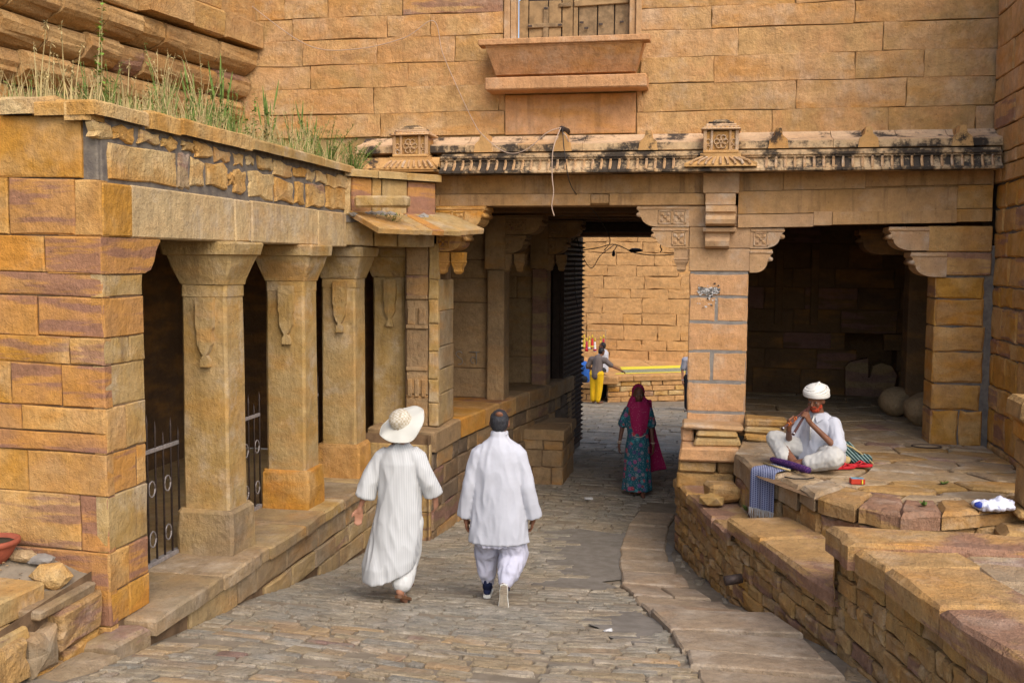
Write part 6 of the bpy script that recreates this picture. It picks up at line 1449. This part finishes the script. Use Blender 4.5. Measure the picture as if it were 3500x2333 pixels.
def f_green(nt, v):
    s = nd(nt, 'ShaderNodeSeparateXYZ'); nt.links.new(v, s.inputs[0])
    return mixc(nt, step(nt, math_(nt, 'SINE', math_(nt, 'MULTIPLY', math_(nt, 'ADD', s.outputs[0], s.outputs[2]), 170.)), .3, .7), (.012, .035, .032), (.22, .30, .28))
bf = BF()
bf.blob('bundle', patt('green_striped_cloth', f_green), [ell((-.06, .0, .12), (.16, .13, .13)), ell((.12, -.03, .06), (.15, .10, .07)), cap((-.1, -.05, .16), .07, (.1, -.02, .10), .05)], .010, 3, .012, (14, 14, 14), ridge=.4)
bf.blob('lining', M['straw'], [ell((-.06, -.10, .06), (.10, .07, .06))], .010, 2, .006, (20, 20, 20))
bf.tube('tie', M['straw'], [(-.1, -.06, .24), (.05, -.08, .19), (.18, -.08, .10), (.26, -.10, .03)], .009, 6)
for (x, y, a, l) in ((1.34, 10.72, 25, 'red flip flop sandal nearest the flute player, half hidden by his shirt'), (1.52, 10.86, 15, 'red flip flop sandal lying further from the flute player')):
    s_ = Fig('sandal', l, 'sandal', (x, y, .912), radians(a-90), 'pair of red sandals')
    shoe(s_, (0, -.12, 0), (0, .13, 0), (0, 0, 1), None, K['red'])
    for sx in (-1, 1): s_.tube('strap', K['red'], [(0, .08, .03), (sx*.03, .03, .055), (sx*.042, -.02, .02)], .008, 6)
mb = thing('matchbox', 'small red cardboard box lying alone on the platform flagstones', 'box', (1.40, 10.05, .905))
box('carton', mb, plain('red_card', (.48, .045, .02), .6, 0, .15, 20, 0), 1.335, 1.465, 10.01, 10.09, .905, .955, .003, rot=(radians(8), 'Z'))
box('lid_print', mb, plain('blue_print', (.16, .36, .48), .6, 0, .5, 60, 0), 1.34, 1.46, 10.014, 10.086, .9555, .9575, .001, rot=(radians(8), 'Z'))
box('yellow_stripe', mb, M['yellow'], 1.437, 1.449, 10.007, 10.013, .909, .952, .001, rot=(radians(8), 'Z'))
bgw = Fig('plastic_bag', 'crumpled white plastic wrapper with blue print beside the stone post', 'wrapper', (2.42, 9.28, .90), 0)
bgw.blob('film', plain('white_plastic', (.70, .70, .80), .4, 0, .1, 10, 0), [ell((0, .0, .03), (.17, .09, .035)), ell((.07, .03, .05), (.10, .07, .04)), ell((-.1, -.02, .03), (.07, .06, .035))], .010, 2, .028, (18, 18, 18), ridge=.6)
bgw.blob('print', plain('blue_film', (.04, .07, .40), .4, 0, .5, 30, 0), [ell((-.14, -.055, .04), (.035, .035, .03))], .009, 0, .012, (24, 24, 24))
for (x, y, w, l, mm) in ((-3.50, 10.75, .05, 'crumpled white and red cigarette packet at the foot of the left plinth', M['white']), (-3.30, 10.62, .045, 'small white paper scrap on the paving near the left plinth', M['white']), (-.75, 7.95, .035, 'tiny white paper scrap on the paving in the foreground right', M['white']), (-1.72, 14.9, .06, 'pale scrap of litter on the lane left of the veiled woman', M['white'])):
    o = tag(box('litter', None, mm, x-w, x+w, y-w*.5, y+w*.5, ground(x, y)+.006, ground(x, y)+.006+w*.5, .006, .006, rot=(radians(20), 'Z')), l, 'litter')

# --- people beyond the gate
def std(fg, skin, top, bot, h, pose):
    """simple standing figure from joint positions"""
    P, q = head(pose['head'], pose.get('yaw', 0), pose.get('tilt', -.1))
    n, sL, sR, hL, hR = (Vector(pose[k]) for k in ('neck', 'sL', 'sR', 'hL', 'hR'))
    c = (sL+sR)/2; hm = (hL+hR)/2
    P += [cap(n, .055, Vector(pose['head'])-Vector((0, 0, .06)), .05), cap(sL, .075, sR, .075), cap(c, .12, hm, .12), cap(hL, .10, hR, .10)]
    P += chain([pose['sL'], pose['eL'], pose['wL']], [.05, .04, .028])+chain([pose['sR'], pose['eR'], pose['wR']], [.05, .04, .028])
    P += chain([pose['hL'], pose['kL'], pose['aL']], [.085, .058, .04])+chain([pose['hR'], pose['kR'], pose['aR']], [.085, .058, .04])
    for a, t in (('aL', 'tL'), ('aR', 'tR')): P.append(cap(Vector(pose[a])-Vector((0, 0, .04)), .036, pose[t], .028))
    for e, w in (('eL', 'wL'), ('eR', 'wR')):
        d = Vector(pose[w])-Vector(pose[e]); P += hand(pose[w], d, Vector((0, .3, 1)) if abs(d.normalized().z) < .8 else Vector((1, 0, 0)), 1, .4)
    b = fg.blob('body', skin, P, .013, 3)
    lerp = lambda a, b_, t: Vector(a).lerp(Vector(b_), t)
    G = [cap(sL, .095, sR, .095), cap(c, .155, hm-Vector((0, 0, .02)), .165), cap(sL, .088, lerp(pose['sL'], pose['eL'], .75), .075), cap(sR, .088, lerp(pose['sR'], pose['eR'], .75), .075)]
    fg.blob('shirt', top, G, .013, 3, .010, (9, 9, 4), ridge=.3)
    fg.blob('trousers', bot, [cap(hL, .13, hR, .13)]+chain([pose['hL'], pose['kL'], lerp(pose['kL'], pose['aL'], .9)], [.125, .105, .08])+chain([pose['hR'], pose['kR'], lerp(pose['kR'], pose['aR'], .9)], [.125, .105, .08]), .013, 2, .012, (10, 10, 3), ridge=.4)
    hairf(fg, pose['head'], pose.get('tilt', -.1), K['hair'], 1.08, yaw_=pose.get('yaw', 0))
    return b
g0 = ground(0, 29.45)
ym = Fig('person', 'man in taupe tee shirt and bright yellow trousers leaning on the far platform', 'person', (-3.22, 29.45, g0), radians(-20))
std(ym, K['brown'], K['taupe'], K['yel'], 1.6, dict(head=(.08, .16, 1.50), yaw=-.5, tilt=-.5, neck=(.05, .08, 1.34), sL=(-.17, .02, 1.28), sR=(.22, .10, 1.26), hL=(-.09, 0, .86), hR=(.09, 0, .86), eL=(-.30, -.02, 1.03), wL=(-.16, .22, .98), eR=(.42, .22, 1.08), wR=(.60, .40, .96), kL=(-.10, .02, .47), aL=(-.10, 0, .08), tL=(-.12, .16, .03), kR=(.08, .02, .47), aR=(.06, -.02, .08), tR=(.14, .14, .03)))
wh = Fig('person', 'bearded man in white shirt standing behind the man in yellow trousers', 'person', (-3.16, 30.75, g0-.05), radians(75))
std(wh, K['brown'], K['white'], K['char'], 1.7, dict(head=(.0, .04, 1.62), yaw=.3, neck=(0, 0, 1.44), sL=(-.19, 0, 1.38), sR=(.19, 0, 1.38), hL=(-.09, 0, .9), hR=(.09, 0, .9), eL=(-.26, .06, 1.12), wL=(-.12, .30, 1.10), eR=(.26, .06, 1.12), wR=(.12, .30, 1.12), kL=(-.1, .02, .5), aL=(-.1, 0, .08), tL=(-.1, .16, .03), kR=(.1, .02, .5), aR=(.1, 0, .08), tR=(.1, .16, .03)))
wh.blob('beard', K['hair'], [ell((0, .10, 1.53), (.05, .05, .045))], .01, 1)
by = Fig('person', 'boy in blue tee shirt and dark trousers sitting on the far bench', 'person', (-3.66, 30.25, -.61), radians(80))
std(by, K['skin'], K['blue'], K['char'], 1.2, dict(head=(0, .14, .66), yaw=.1, neck=(0, .06, .52), sL=(-.15, .03, .47), sR=(.15, .03, .47), hL=(-.08, 0, .10), hR=(.08, 0, .10), eL=(-.20, .20, .28), wL=(-.10, .40, .36), eR=(.20, .14, .24), wR=(.12, .34, .30), kL=(-.10, .36, .34), aL=(-.10, .34, .02), tL=(-.1, .46, .02), kR=(.12, .36, .30), aR=(.14, .36, .02), tR=(.14, .48, .02)))
gm = Fig('person', 'person in grey tee shirt and black trousers mostly hidden behind the central pier', 'person', (-.47, 27.9, ground(0, 27.9)), radians(195))
std(gm, K['skin'], K['grytee'], K['black'], 1.75, dict(head=(0, .03, 1.66), neck=(0, 0, 1.48), sL=(-.19, 0, 1.40), sR=(.19, 0, 1.40), hL=(-.09, 0, .92), hR=(.09, 0, .92), eL=(-.25, -.03, 1.12), wL=(-.24, .02, .86), eR=(.25, -.04, 1.12), wR=(.245, .0, .84), kL=(-.1, .02, .5), aL=(-.1, 0, .08), tL=(-.1, .17, .03), kR=(.1, .02, .5), aR=(.1, -.05, .08), tR=(.1, .13, .03)))
gm.tube('wristwatch', K['silver'], [(.246+cos(a)*.033, .0+sin(a)*.033, .87) for a in [2*pi*k/10 for k in range(11)]], .009, 5)
gm.blob('backpack', K['black'], [ell((0, -.20, 1.2), (.15, .09, .22)), cap((-.1, -.05, 1.46), .025, (-.1, .12, 1.3), .02), cap((.1, -.05, 1.46), .025, (.1, .12, 1.3), .02)], .014, 2)
